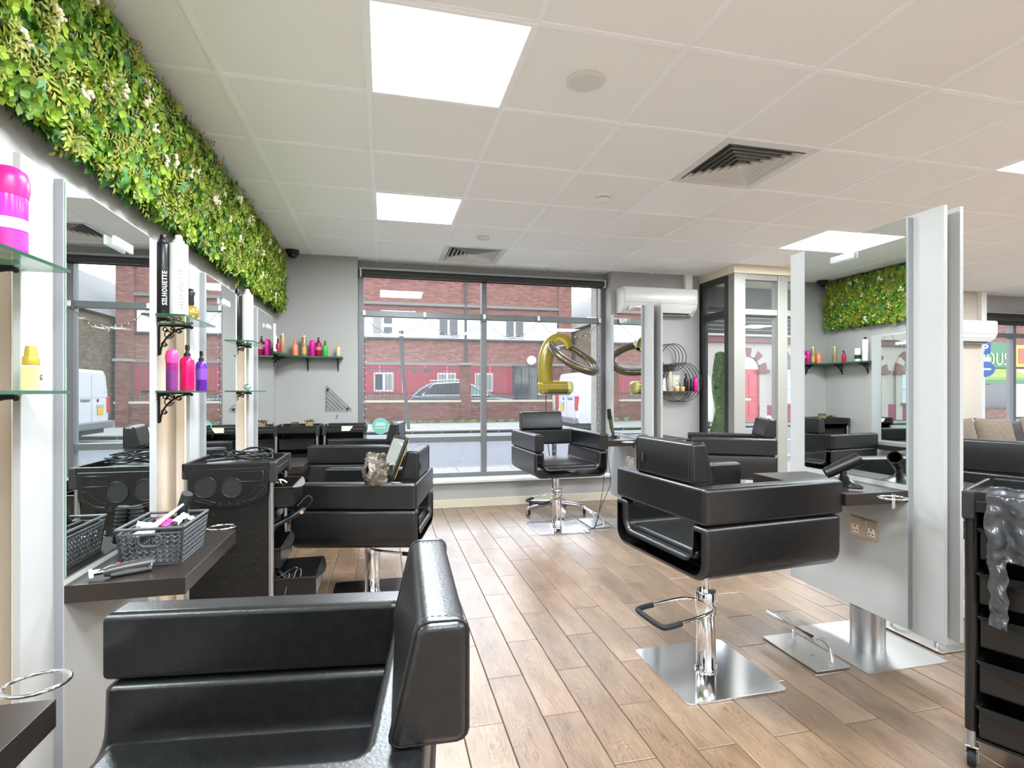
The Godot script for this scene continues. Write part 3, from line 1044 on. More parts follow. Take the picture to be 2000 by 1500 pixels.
# a crumpled sheet: a subdivided patch folded by noise
func crumple(w: float, h: float, sd: int, amp: float) -> MB:
	var f := FastNoiseLite.new()
	f.seed = sd
	f.frequency = 4.5
	var b := MB.new()
	var nx := 30
	var ny := 26
	for layer in 2:
		var ps := []
		for i in nx + 1:
			var row := []
			for j in ny + 1:
				var a := float(i) / nx - 0.5
				var c := float(j) / ny
				var ww := w * (0.35 + 0.65 * sin(PI * clampf(c * 0.9 + 0.1, 0, 1)))
				var p := Vector3(a * ww, (c - 0.5) * h, 0)
				var bulge := (0.25 - a * a) * 4.0 * 0.2 * w * (1.0 if layer == 0 else -1.0)
				p.z = bulge + amp * (absf(f.get_noise_3d(p.x * 4.0, p.y * 2.2, layer * 3.0)) * 2.4 - 0.4) + amp * 0.4 * sin(a * 26.0 + c * 5.0)
				p.x += f.get_noise_3d(p.x, p.y, 7.0 + layer) * amp * 0.5
				row.append(p)
			ps.append(row)
		smooth_sheet(b, ps)
	return b

# ---------- mirror stations
func ring_holder(parent: Node, at: Vector3, out: Vector3) -> void:
	# chrome ring for a hairdryer: tongue bent over the counter edge, ring held away from it
	var o := part(parent, "ring_holder", MB.new().tube(ring_pts(at + out * 0.075 + Vector3(0, 0.012, 0), 0.05), 0.004, 8, true), M.chrome)
	var side := Vector3.UP.cross(out)
	part(o, "bracket", MB.new().box(at + out * 0.004 + Vector3(0, -0.02, 0) + side * 0.085, Vector3(0.003, 0.06, 0.018) if absf(out.x) > 0.5 else Vector3(0.018, 0.06, 0.003), 0.001).tube([at + side * 0.085 + out * 0.006 + Vector3(0, 0.008, 0), at + out * 0.055 + side * 0.045 + Vector3(0, 0.012, 0)], 0.004, 6), M.chrome)

func ring_pts(c: Vector3, r: float) -> Array:
	var o := []
	for i in 28:
		var a := TAU * i / 28
		o.append(c + Vector3(cos(a) * r, 0.1 * sin(a) * r * 0.4, sin(a) * r))
	return o

func mirror_face(parent: Node, x_sign: float, front: float, half: float, y0: float, y1: float) -> void:
	var m := part(parent, "mirror", MB.new().box(Vector3(x_sign * (front - 0.002), (y0 + y1) / 2, 0), Vector3(0.004, y1 - y0, half * 2)), M.mirror)
	part(m, "glass_edge", MB.new().box(Vector3(x_sign * (front - 0.0045), (y0 + y1) / 2, 0), Vector3(0.003, y1 - y0 + 0.001, half * 2 + 0.001)), M.glass_edge)
	var s := part(m, "acrylic_strip", MB.new().box(Vector3(x_sign * (front + 0.012), y1 - 0.095, -half * 0.12), Vector3(0.01, 0.03, 0.13), 0.002), mat(Color(0.95, 0.95, 0.96, 0.35), 0.08, 0.0, {"transparency": BaseMaterial3D.TRANSPARENCY_ALPHA}))
	s.set_meta("label", "clear acrylic strip stuck on the mirror glass")

func unit(label: String, cx: float, cd: float, dressed: bool) -> Node3D:
	var t := thing("mirror_unit", label, "mirror unit", P(cx, 0, cd), 0.0, "freestanding double mirror units")
	part(t, "floor_plate", MB.new().box(Vector3(0.0, 0.0015, 0.0), Vector3(0.44, 0.003, 0.46)), M.steel)
	part(t, "column", MB.new().cyl(Vector3(-0.01, 0.003, 0.03), Vector3(-0.01, 0.198, 0.03), 0.071, 36), M.satin)
	part(t, "spine", MB.new().box(Vector3(0, 1.05, 0.0), Vector3(0.06, 1.7, 0.3)), M.panel)
	for s in [-1.0, 1.0]:
		part(t, "panel", MB.new().box(Vector3(s * 0.041, 1.07, 0), Vector3(0.018, 1.76, 0.83), 0.002), M.panel)
		var b := part(t, "board", MB.new().box(Vector3(s * 0.0625, 1.07, 0), Vector3(0.025, 1.74, 0.567), 0.0015), M.board)
		part(b, "edge_strip", MB.new().box(Vector3(s * 0.0615, 1.07, 0), Vector3(0.022, 1.735, 0.5685)), M.board_edge)
		mirror_face(t, s, 0.0795, 0.28, 0.812, 1.938)
		var c := part(t, "counter", MB.new().box(Vector3(s * (0.05 + 0.17), 0.76, 0), Vector3(0.34, 0.05, 0.567), 0.002), M.counter)
		ring_holder(c, Vector3(s * 0.24, 0.765, 0.2835), Vector3(0, 0, 1))
		# twin socket below the counter
		var k := part(t, "socket_plate", MB.new().box(Vector3(s * 0.079, 0.575, 0.075), Vector3(0.008, 0.088, 0.148), 0.003), M.brass_plate)
		for q in [-1, 1]:
			var z: float = 0.075 + q * 0.042
			part(k, "socket", MB.new().box(Vector3(s * 0.0835, 0.565, z), Vector3(0.002, 0.036, 0.034), 0.0005), M.white_plastic)
			var pins := MB.new()
			pins.box(Vector3(s * 0.0848, 0.577, z), Vector3(0.001, 0.011, 0.005))
			for w in [-1, 1]:
				pins.box(Vector3(s * 0.0848, 0.557, z + w * 0.009), Vector3(0.001, 0.005, 0.009))
			part(k, "pin_holes", pins, M.ink)
			part(k, "rocker_switch", MB.new().box(Vector3(s * 0.085, 0.602, 0.075 + q * 0.009), Vector3(0.006, 0.02, 0.013), 0.001), M.brass_plate)
	return t

func footrest(label: String, x: float, d: float, flip: float) -> void:
	var t := thing("footrest", label, "footrest", P(x, 0.0, d), 0.0, "steel footrests on the floor")
	var xf := Transform3D(Basis(Vector3.RIGHT, Vector3(0, 0, 1), Vector3(0, 1, 0)), Vector3.ZERO)
	part(t, "plate", MB.new().prism(rrect(0.18, 0.34, 0.012), 0.0035, 0.010, 0.0015, xf, 2), M.steel)
	for z in [-0.11, 0.11]:
		part(t, "leg", MB.new().tube(curve([Vector3(flip * 0.045, 0.01, z), Vector3(flip * 0.035, 0.07, z), Vector3(flip * -0.01, 0.115, z), Vector3(flip * -0.065, 0.13, z)], 6), 0.009, 12), M.chrome)
		part(t, "screw", MB.new().cyl(Vector3(flip * 0.0, 0.010, z * 0.45), Vector3(flip * 0.0, 0.0115, z * 0.45), 0.007, 10), M.chrome)
	part(t, "bar", MB.new().cyl(Vector3(flip * -0.07, 0.133, -0.155), Vector3(flip * -0.07, 0.133, 0.14), 0.0125, 16, 0.003), M.chrome)

func station(label: String, cd: float, ring: bool) -> void:
	var t := thing("mirror_station", label, "mirror station", P(WALL_L, 0, cd), 0.0, "mirror stations along the foliage wall")
	# panel held off the wall, board with the mirror in front of it
	part(t, "panel", MB.new().box(Vector3(0.106, 0.905, 0), Vector3(0.018, 1.80, 0.83), 0.002), M.panel)
	part(t, "spacer", MB.new().box(Vector3(0.049, 0.905, 0), Vector3(0.096, 1.7, 0.5)), M.paint_white)
	var b := part(t, "board", MB.new().box(Vector3(0.1265, 0.9, 0), Vector3(0.023, 1.79, 0.55), 0.0015), M.board)
	part(b, "edge_strip", MB.new().box(Vector3(0.1255, 0.9, 0), Vector3(0.020, 1.785, 0.5515)), M.board_edge)
	mirror_face(t, 1.0, 0.1425, 0.272, 0.688, 1.788)
	var c := part(t, "counter", MB.new().box(Vector3(0.138 + 0.151, 0.64, 0.0), Vector3(0.302, 0.05, 0.55), 0.002), M.counter)
	if ring:
		ring_holder(c, Vector3(0.37, 0.648, -0.275), Vector3(0, 0, -1))
	# warm light strips behind both upright edges of the panel
	for s in [-1.0, 1.0]:
		part(t, "light_strip", MB.new().box(Vector3(0.088, 0.905, s * 0.385), Vector3(0.006, 1.66, 0.012)), M.strip)
		var l := AreaLight3D.new()
		l.name = "strip_light"
		l.area_size = Vector2(0.012, 1.66)
		l.light_color = Color(1.0, 0.90, 0.78)
		l.light_energy = STRIP
		l.shadow_enabled = true
		l.area_range = 14.0
		t.add_child(l, true)
		l.position = Vector3(0.084, 0.905, s * 0.385)
		l.rotation_degrees.y = 90

func build_stations() -> void:
	station("wall mirror station whose counter end with wire ring stands below the tall pink bottle", 0.83, true)
	station("wall mirror station with the woven basket and clippers on its counter", 2.01, true)
	station("wall mirror station behind the trolley with the tangled cables", 3.22, true)
	station("wall mirror station next to the corner shelf", 4.35, false)
	unit("freestanding white mirror unit with a metal twin socket and dark counter", 2.225, 2.09, true)
	unit("freestanding white mirror unit standing near the big window pier", 2.225, 4.48, false)
	footrest("bent tube footrest on the steel plate before the unit with the socket", 1.885, 2.085, 1.0)
	footrest("steel footrest on the far side of the unit with the socket", 2.565, 2.09, -1.0)
	footrest("bent tube footrest beside the chair under the gold hood dryer", 1.86, 4.55, 1.0)
	# tool holder on the counter
	var h := thing("tool_holder", "black tilted tube holder standing on the dark counter", "tool holder", P(1.99, 0.785, 1.97), 0.0)
	part(h, "foot", MB.new().lathe([Vector2(0, 0), Vector2(0.085, 0), Vector2(0.085, 0.006), Vector2(0.06, 0.016), Vector2(0.03, 0.03), Vector2(0.02, 0.045), Vector2(0, 0.046)], 28, Vector3.ZERO, Basis.from_scale(Vector3(0.62, 1, 1))), M.black)
	var tb := Basis(Vector3(0, 1, 0), deg_to_rad(-30)) * Basis(Vector3(0, 0, 1), deg_to_rad(-62))
	var tubem := MB.new()
	tubem.lathe([Vector2(0.018, -0.075), Vector2(0.024, -0.075), Vector2(0.03, 0.08), Vector2(0.026, 0.08), Vector2(0.02, -0.07), Vector2(0, -0.07)], 20, Vector3(0, 0.085, -0.01), tb)
	part(h, "tube", tubem, M.black)
	part(h, "neck", MB.new().cyl(Vector3(0, 0.035, 0), Vector3(0, 0.075, -0.005), 0.014, 12), M.black)
	var h2 := thing("curling_tong", "black curling tong upright in a stand on the counter by the window", "curling tong", P(1.99, 0.785, 4.42))
	part(h2, "stand", MB.new().lathe([Vector2(0, 0), Vector2(0.06, 0), Vector2(0.055, 0.012), Vector2(0.02, 0.03), Vector2(0, 0.03)], 20), M.black)
	part(h2, "barrel", MB.new().tube([Vector3(0, 0.02, 0), Vector3(-0.02, 0.1, 0), Vector3(-0.035, 0.2, 0)], [0.014, 0.016, 0.02], 12), M.bronze)
	part(h2, "handle", MB.new().tube([Vector3(-0.035, 0.17, 0), Vector3(-0.045, 0.26, 0)], [0.021, 0.018], 12), M.black)
	for k in [[Vector3(1.92, 0.79, -4.35), Vector3(1.84, 0.82, -4.3), Vector3(1.79, 0.72, -4.24), Vector3(1.83, 0.5, -4.26), Vector3(1.78, 0.25, -4.22), Vector3(1.74, 0.06, -4.24), Vector3(1.66, 0.006, -4.36), Vector3(1.62, 0.006, -4.6)], [Vector3(1.93, 0.79, -4.3), Vector3(1.86, 0.8, -4.26), Vector3(1.85, 0.62, -4.22), Vector3(1.88, 0.42, -4.24), Vector3(1.8, 0.2, -4.27), Vector3(1.76, 0.03, -4.3), Vector3(1.82, 0.015, -4.42), Vector3(1.95, 0.012, -4.5)]]:
		solo("power_cable", "thin black cable trailing from the window-side counter to the floor", "cable", MB.new().tube(curve(k, 8), 0.0028, 6), M.cord, Vector3.ZERO, 0.0, "cables below the window-side counter")

# ---------- shelves and bottles
func shelf_bracket(parent: Node, at: Vector3, out: Vector3, reach: float) -> void:
	var b := MB.new()
	var dn := Vector3.DOWN
	b.tube([at, at + out * reach], 0.005, 6)
	b.tube([at, at + dn * reach * 1.05], 0.005, 6)
	var arcp := []
	for i in 13:
		var a := PI / 2 * i / 12
		arcp.append(at + out * reach * (1.0 - sin(a) * 0.96) + dn * reach * 1.02 * (1.0 - cos(a) * 0.96))
	b.tube(arcp, 0.0045, 6)
	for q in [[0.3, 0.3, 0.16], [0.62, 0.16, 0.1], [0.16, 0.64, 0.1], [0.2, 0.12, 0.09], [0.43, 0.1, 0.07]]:
		var c: Vector3 = at + out * reach * q[0] + dn * reach * q[1]
		var spiral := []
		for i in 15:
			var a := TAU * 1.25 * i / 14
			var r: float = reach * q[2] * (1.0 - 0.55 * i / 14.0)
			spiral.append(c + out * cos(a) * r + dn * sin(a) * r)
		b.tube(spiral, 0.0028, 5)
	b.ball(at + out * (reach + 0.004) + dn * 0.006, 0.008, 6)
	part(parent, "bracket", b, M.iron)

func glass_shelf(label: String, y: float, d0: float, d1: float) -> void:
	var t := thing("glass_shelf", label, "shelf", P(WALL_L, y, (d0 + d1) / 2), 0.0, "glass shelves between the mirror stations")
	var w := d1 - d0
	part(t, "pane", MB.new().box(Vector3(0.11, -0.004, 0), Vector3(0.218, 0.0075, w - 0.004)), M.shelf_glass)
	var e := MB.new()
	e.box(Vector3(0.2195, -0.004, 0), Vector3(0.0015, 0.008, w))
	for s in [-1, 1]:
		e.box(Vector3(0.11, -0.004, s * (w / 2 - 0.001)), Vector3(0.22, 0.008, 0.0015))
	part(t, "polished_edge", e, M.shelf_edge)
	for s in [-0.75, 0.75]:
		shelf_bracket(t, Vector3(0.004, -0.012, s * w * 0.45), Vector3.RIGHT, 0.13)

# kind: can, pump, spray, bottle, jar, perfume ; r radius, h height to the top
func bottle(called: String, label: String, at: Vector3, kind: String, r: float, h: float, body: Color, cap: Color, group: String, rough := 0.3, metal := 0.0, writing := "", ink := Color.WHITE, turn := 0.0) -> Node3D:
	var t := thing(called, label, "bottle", at, turn, group)
	var bm := mat(body, rough, metal)
	var cm := mat(cap, 0.35)
	match kind:
		"can":
			part(t, "body", MB.new().lathe([Vector2(0, 0), Vector2(r * 0.94, 0), Vector2(r, r * 0.1), Vector2(r, h * 0.86), Vector2(r * 0.93, h * 0.885), Vector2(r * 0.6, h * 0.90), Vector2(0, h * 0.90)], 24), bm)
			part(t, "cap", MB.new().lathe([Vector2(r * 0.62, h * 0.89), Vector2(r * 0.6, h * 0.93), Vector2(r * 0.42, h * 0.94), Vector2(r * 0.36, h * 0.995), Vector2(0, h)], 18), cm)
		"dome":
			part(t, "body", MB.new().lathe([Vector2(0, 0), Vector2(r * 0.95, 0), Vector2(r, r * 0.1), Vector2(r, h * 0.66), Vector2(0, h * 0.66)], 24), bm)
			part(t, "cap", MB.new().lathe([Vector2(r * 1.03, h * 0.66), Vector2(r * 1.1, h * 0.74), Vector2(r * 1.1, h * 0.84), Vector2(r * 0.95, h * 0.94), Vector2(r * 0.55, h * 0.99), Vector2(0, h)], 24), cm)
		"pump", "spray":
			part(t, "body", MB.new().lathe([Vector2(0, 0), Vector2(r * 0.9, 0), Vector2(r, r * 0.15), Vector2(r, h * 0.62), Vector2(r * 0.9, h * 0.69), Vector2(r * 0.45, h * 0.745), Vector2(r * 0.4, h * 0.76), Vector2(0, h * 0.76)], 24), bm)
			var c := MB.new()
			c.lathe([Vector2(r * 0.46, h * 0.745), Vector2(r * 0.46, h * 0.81), Vector2(r * 0.3, h * 0.82), Vector2(r * 0.2, h * 0.9), Vector2(0, h * 0.9)], 16)
			if kind == "pump":
				c.box(Vector3(0, h * 0.94, -r * 0.2), Vector3(r * 0.55, h * 0.08, r * 1.0), 0.002)
			else:
				c.box(Vector3(0, h * 0.94, -r * 0.1), Vector3(r * 0.5, h * 0.12, r * 0.7), 0.003)
			part(t, "pump_head", c, cm)
		"bottle":
			part(t, "body", MB.new().lathe([Vector2(0, 0), Vector2(r * 0.9, 0), Vector2(r, r * 0.15), Vector2(r * 0.95, h * 0.66), Vector2(r * 0.7, h * 0.72), Vector2(r * 0.5, h * 0.74), Vector2(0, h * 0.74)], 24), bm)
			part(t, "cap", MB.new().lathe([Vector2(r * 0.55, h * 0.73), Vector2(r * 0.5, h * 0.8), Vector2(r * 0.3, h * 0.92), Vector2(r * 0.18, h), Vector2(0, h)], 18), cm)
		"jar":
			part(t, "body", MB.new().lathe([Vector2(0, 0), Vector2(r * 0.95, 0), Vector2(r, 0.003), Vector2(r, h * 0.6), Vector2(0, h * 0.6)], 24), bm)
			part(t, "lid", MB.new().lathe([Vector2(r * 1.03, h * 0.6), Vector2(r * 1.03, h * 0.95), Vector2(r * 0.95, h), Vector2(0, h)], 24), cm)
	if writing != "":
		# words running up the side that faces the room
		var nb := Basis(Vector3(0, 0, 1), PI / 2)
		var tm := text(t, "lettering", writing, r * 0.62, mat(ink, 0.5), Transform3D(nb, Vector3(r * 0.2, h * 0.33, r * 1.0)), false, true)
		tm.mesh.depth = 0.004
	return t

func label_band(t: Node3D, r: float, y0: float, y1: float, c: Color) -> void:
	part(t, "label_band", MB.new().lathe([Vector2(r * 1.005, y0), Vector2(r * 1.005, y1)], 24), mat(c, 0.5))

func build_shelves() -> void:
	var up := 1.516
	var lo := 1.207
	glass_shelf("glass shelf carrying the tall pink bottle", up, 1.2, 1.6)
	glass_shelf("glass shelf carrying the small gold pump bottle", lo, 1.2, 1.6)
	glass_shelf("glass shelf carrying the black and white spray cans and the gold flask", up, 2.41, 2.82)
	glass_shelf("glass shelf carrying the pink, magenta and purple spray bottles", lo, 2.41, 2.82)
	glass_shelf("glass shelf carrying one black and one white can near the corner", up, 3.56, 3.95)
	glass_shelf("glass shelf carrying the cut crystal knob", lo, 3.56, 3.95)
	var g := "hair products on the glass shelves"
	var face := -8.0
	var p := bottle("hair_product_bottle", "tall magenta bottle with a domed glossy pink cap", P(-0.83, up, 1.452), "dome", 0.035, 0.2, rgb(196, 60, 190), rgb(240, 30, 130), g, 0.2, 0.0, "", Color.WHITE, face)
	label_band(p, 0.035, 0.055, 0.08, rgb(240, 225, 240))
	label_band(p, 0.035, 0.012, 0.05, rgb(226, 40, 150))
	# square gold pump bottle
	var q := thing("hair_oil_bottle", "small clear bottle of golden oil with a gold pump cap", "bottle", P(-0.83, lo, 1.533), 10, g)
	part(q, "glass", MB.new().prism(rrect(0.036, 0.036, 0.008), 0.0, 0.062, 0.003, Transform3D(Basis(Vector3.RIGHT, Vector3(0, 0, 1), Vector3(0, 1, 0)), Vector3.ZERO), 2), mat(Color(0.96, 0.93, 0.74, 0.35), 0.02, 0.0, {"transparency": BaseMaterial3D.TRANSPARENCY_ALPHA}))
	part(q, "oil", MB.new().prism(rrect(0.028, 0.028, 0.006), 0.004, 0.056, 0.002, Transform3D(Basis(Vector3.RIGHT, Vector3(0, 0, 1), Vector3(0, 1, 0)), Vector3.ZERO), 2), mat(rgb(222, 206, 122), 0.15))
	part(q, "collar", MB.new().cyl(Vector3(0, 0.062, 0), Vector3(0, 0.082, 0), 0.0165, 20, 0.001), mat(rgb(214, 178, 70), 0.3, 0.4))
	part(q, "pump_head", MB.new().lathe([Vector2(0.013, 0.082), Vector2(0.0115, 0.102), Vector2(0.010, 0.108), Vector2(0, 0.108)], 20), mat(rgb(214, 178, 70), 0.3, 0.4))
	text(q, "lettering", "G", 0.014, mat(rgb(120, 100, 50), 0.5), Transform3D(Basis(Vector3.UP, PI / 2), Vector3(0.0185, 0.032, -0.003)), true)
	bottle("hair_spray_can", "tall slim black spray can lettered in white beside the white can", P(-0.885, up, 2.485), "can", 0.029, 0.335, rgb(24, 24, 26), rgb(20, 20, 20), g, 0.25, 0.0, "SILHOUETTE", rgb(240, 240, 238), 20)
	bottle("hair_spray_can", "tall white spray can with pale grey lettering beside the black can", P(-0.832, up, 2.50), "can", 0.0355, 0.34, rgb(240, 239, 236), rgb(226, 224, 218), g, 0.3, 0.0, "SILHOUETTE", rgb(168, 166, 162), 20)
	var fl := thing("gold_flask", "round gold flask with a black stopper next to the white can", "bottle", P(-0.822, up, 2.61), 0.0, g)
	part(fl, "body", MB.new().lathe([Vector2(0, 0), Vector2(0.02, 0), Vector2(0.033, 0.018), Vector2(0.036, 0.035), Vector2(0.028, 0.055), Vector2(0.012, 0.064), Vector2(0, 0.064)], 24), mat(rgb(196, 160, 84), 0.18, 0.6))
	part(fl, "stopper", MB.new().lathe([Vector2(0.012, 0.062), Vector2(0.015, 0.075), Vector2(0.013, 0.1), Vector2(0.019, 0.12), Vector2(0.012, 0.135), Vector2(0, 0.138)], 20), M.black)
	var b1 := bottle("hair_product_bottle", "clear capped pink spray bottle with a purple label", P(-0.86, lo, 2.51), "dome", 0.022, 0.175, rgb(150, 30, 120), rgb(240, 70, 150), g, 0.2)
	label_band(b1, 0.022, 0.01, 0.085, rgb(120, 36, 116))
	bottle("hair_product_bottle", "magenta spray bottle with a black nozzle and a small white label", P(-0.835, lo, 2.61), "spray", 0.029, 0.2, rgb(222, 14, 96), rgb(20, 20, 20), g, 0.2)
	var b2 := bottle("hair_product_bottle", "purple spray bottle with a black nozzle", P(-0.805, lo, 2.695), "spray", 0.0235, 0.18, rgb(92, 30, 150), rgb(20, 20, 20), g, 0.2)
	label_band(b2, 0.0235, 0.05, 0.1, rgb(120, 70, 176))
	bottle("hair_spray_can", "slim black spray can near the room corner", P(-0.90, up, 3.70), "can", 0.028, 0.335, rgb(24, 24, 26), rgb(20, 20, 20), g, 0.25)
	bottle("hair_spray_can", "plain white spray can near the room corner", P(-0.845, up, 3.72), "can", 0.034, 0.34, rgb(240, 239, 236), rgb(226, 224, 218), g, 0.3)
	solo("crystal_knob", "round cut crystal knob lying on a glass shelf", "ornament", MB.new().ball(Vector3(0, 0.022, 0), 0.024, 9), mat(rgb(200, 205, 210), 0.05, 0.8), P(-0.845, lo, 3.72))
	# corner shelf, green painted, L-shaped
	var cs := thing("corner_shelf", "green painted corner shelf on black brackets", "shelf", P(WALL_L, 1.535, WALL_F))
	part(cs, "board", MB.new().prism([Vector2(0, 0), Vector2(0.615, 0), Vector2(0.615, 0.15), Vector2(0.25, 0.15), Vector2(0.16, 0.26), Vector2(0.16, 0.72), Vector2(0, 0.72)], -0.018, 0.0, 0.002, Transform3D(Basis(Vector3.RIGHT, Vector3(0, 0, 1), Vector3(0, 1, 0)), Vector3.ZERO), 1), M.green_paint)
	shelf_bracket(cs, Vector3(0.29, -0.022, 0.004), Vector3(0, 0, 1), 0.11)
	shelf_bracket(cs, Vector3(0.57, -0.022, 0.004), Vector3(0, 0, 1), 0.11)
	shelf_bracket(cs, Vector3(0.004, -0.022, 0.25), Vector3.RIGHT, 0.11)
	shelf_bracket(cs, Vector3(0.004, -0.022, 0.6), Vector3.RIGHT, 0.11)
	var gc := "hair products on the corner shelf"
	var y := 1.5355
	bottle("hair_product_bottle", "crimson pump bottle at the end of the corner shelf's wall side", P(-0.92, y, 5.16), "pump", 0.022, 0.14, rgb(188, 24, 70), rgb(22, 20, 20), gc)
	bottle("hair_spray_can", "gold can with a white tip on the corner shelf's wall side", P(-0.9, y, 5.27), "can", 0.021, 0.2, rgb(176, 152, 106), rgb(232, 228, 218), gc, 0.35, 0.3)
	bottle("hair_product_bottle", "coral bottle with a pointed cap on the corner shelf", P(-0.815, y, 5.42), "bottle", 0.028, 0.155, rgb(246, 140, 104), rgb(246, 128, 92), gc)
	var gcan := bottle("hair_spray_can", "gold can with orange print between coral and magenta bottles", P(-0.735, y, 5.42), "can", 0.023, 0.2, rgb(168, 144, 98), rgb(232, 228, 218), gc, 0.35, 0.3)
	label_band(gcan, 0.023, 0.02, 0.09, rgb(216, 160, 100))
	bottle("hair_product_bottle", "magenta can beside the crimson pump bottle on the corner shelf", P(-0.66, y, 5.42), "dome", 0.024, 0.155, rgb(206, 20, 142), rgb(224, 40, 160), gc)
	var cp := bottle("hair_product_bottle", "crimson bottle with a black pump between magenta can and green bottle", P(-0.605, y, 5.42), "pump", 0.028, 0.185, rgb(150, 14, 54), rgb(22, 20, 20), gc)
	label_band(cp, 0.028, 0.06, 0.09, rgb(196, 120, 130))
	bottle("hair_product_bottle", "bright green bottle with a black nozzle on the corner shelf", P(-0.545, y, 5.42), "spray", 0.024, 0.15, rgb(70, 170, 60), rgb(24, 30, 22), gc)
	bottle("hair_product_bottle", "small champagne spray bottle with a gold cap at the shelf end", P(-0.425, y, 5.42), "spray", 0.02, 0.13, rgb(212, 190, 140), rgb(196, 160, 84), gc)
	var bw := bottle("hair_product_bottle", "white bottle with a black label on the corner shelf's wall side", P(-0.93, y, 4.98), "jar", 0.032, 0.15, rgb(236, 234, 228), rgb(236, 234, 228), gc)
	label_band(bw, 0.032, 0.03, 0.075, rgb(30, 30, 32))
	bottle("hair_spray_can", "tall white can on the corner shelf's wall side", P(-0.915, y, 4.87), "can", 0.03, 0.27, rgb(240, 239, 236), rgb(40, 40, 40), gc)
	# wall rack: triangle of black rods
	var tr := thing("wall_rack", "black triangular rod rack on the grey wall", "rack", P(-0.54, 1.02, WALL_F - 0.02))
	part(tr, "outline", MB.new().tube([Vector3(0, 0, 0), Vector3(0.235, 0, 0), Vector3(0, 0.235, 0)], 0.0035, 6, true), M.black)
	for k in range(1, 6):
		part(tr, "rod", MB.new().tube([Vector3(0.039 * k, 0, 0), Vector3(0, 0.039 * k, 0)], 0.003, 6), M.black)
	for k in [Vector3(0.012, 0.2, 0.008), Vector3(0.2, 0.012, 0.008)]:
		part(tr, "fixing", MB.new().box(k * Vector3(1, 1, -1) , Vector3(0.018, 0.018, 0.02), 0.003), M.black)
	solo("wall_hook", "small round hook screwed into the grey wall below the triangle", "hook", MB.new().cyl(Vector3(0, 0, 0), Vector3(0, 0.003, 0.03), 0.005, 8).ball(Vector3(0, 0.004, 0.032), 0.009, 8), M.satin, P(-0.435, 0.965, WALL_F))

# ---------- drawer trolleys: origin on the floor, drawers open towards -z
const TW := 0.37
const TD := 0.36

func castor(parent: Node, at: Vector3, turn: float, r := 0.03) -> void:
	var c := part(parent, "castor", MB.new().box(Vector3(-0.016, 0.0, 0.012), Vector3(0.003, 0.05, 0.03), 0.001).box(Vector3(0.016, 0.0, 0.012), Vector3(0.003, 0.05, 0.03), 0.001).box(Vector3(0, 0.026, 0.006), Vector3(0.036, 0.006, 0.036), 0.002), M.satin, at + Vector3(0, r + 0.02, 0), Basis(Vector3.UP, turn))
	part(c, "wheel", MB.new().lathe([Vector2(0, -0.011), Vector2(r * 0.9, -0.011), Vector2(r, -0.006), Vector2(r, 0.006), Vector2(r * 0.9, 0.011), Vector2(0, 0.011)], 20, Vector3(0, -0.018, 0.02), Basis(Vector3(0, 0, 1), PI / 2)), M.rubber)
	part(c, "hub", MB.new().lathe([Vector2(0, -0.0125), Vector2(r * 0.55, -0.0125), Vector2(r * 0.55, 0.0125), Vector2(0, 0.0125)], 16, Vector3(0, -0.018, 0.02), Basis(Vector3(0, 0, 1), PI / 2)), M.grey_plastic)

func tub(w: float, h: float, dp: float, th := 0.004) -> MB:
	var b := MB.new()
	b.box(Vector3(0, th / 2, 0), Vector3(w, th, dp))
	for s in [-1, 1]:
		b.box(Vector3(s * (w / 2 - th / 2), h / 2, 0), Vector3(th, h, dp))
		b.box(Vector3(0, h / 2, s * (dp / 2 - th / 2)), Vector3(w - 2 * th, h, th))
		b.box(Vector3(s * (w / 2 + 0.004), h - 0.003, 0), Vector3(0.012, 0.006, dp), 0.002)
	# curved pull along the front rim
	var lip := []
	for i in 13:
		var a := float(i) / 12 * 2 - 1
		lip.append(Vector3(a * (w / 2 + 0.004), h - 0.004 - 0.012 * (1 - a * a), -dp / 2 - 0.004 - 0.024 * (1 - a * a)))
	for i in 12:
		var p0: Vector3 = lip[i]
		var p1: Vector3 = lip[i + 1]
		var q0 := Vector3(p0.x, h, -dp / 2 + 0.004)
		var q1 := Vector3(p1.x, h, -dp / 2 + 0.004)
		b.face(p0, p1, q1, q0, Vector3.UP)
		b.face(p0 + Vector3(0, -0.004, 0), p1 + Vector3(0, -0.004, 0), q1 + Vector3(0, -0.012, 0), q0 + Vector3(0, -0.012, 0), Vector3.DOWN)
		b.face(p0, p1, p1 + Vector3(0, -0.004, 0), p0 + Vector3(0, -0.004, 0), Vector3(0, 0, -1))
	return b

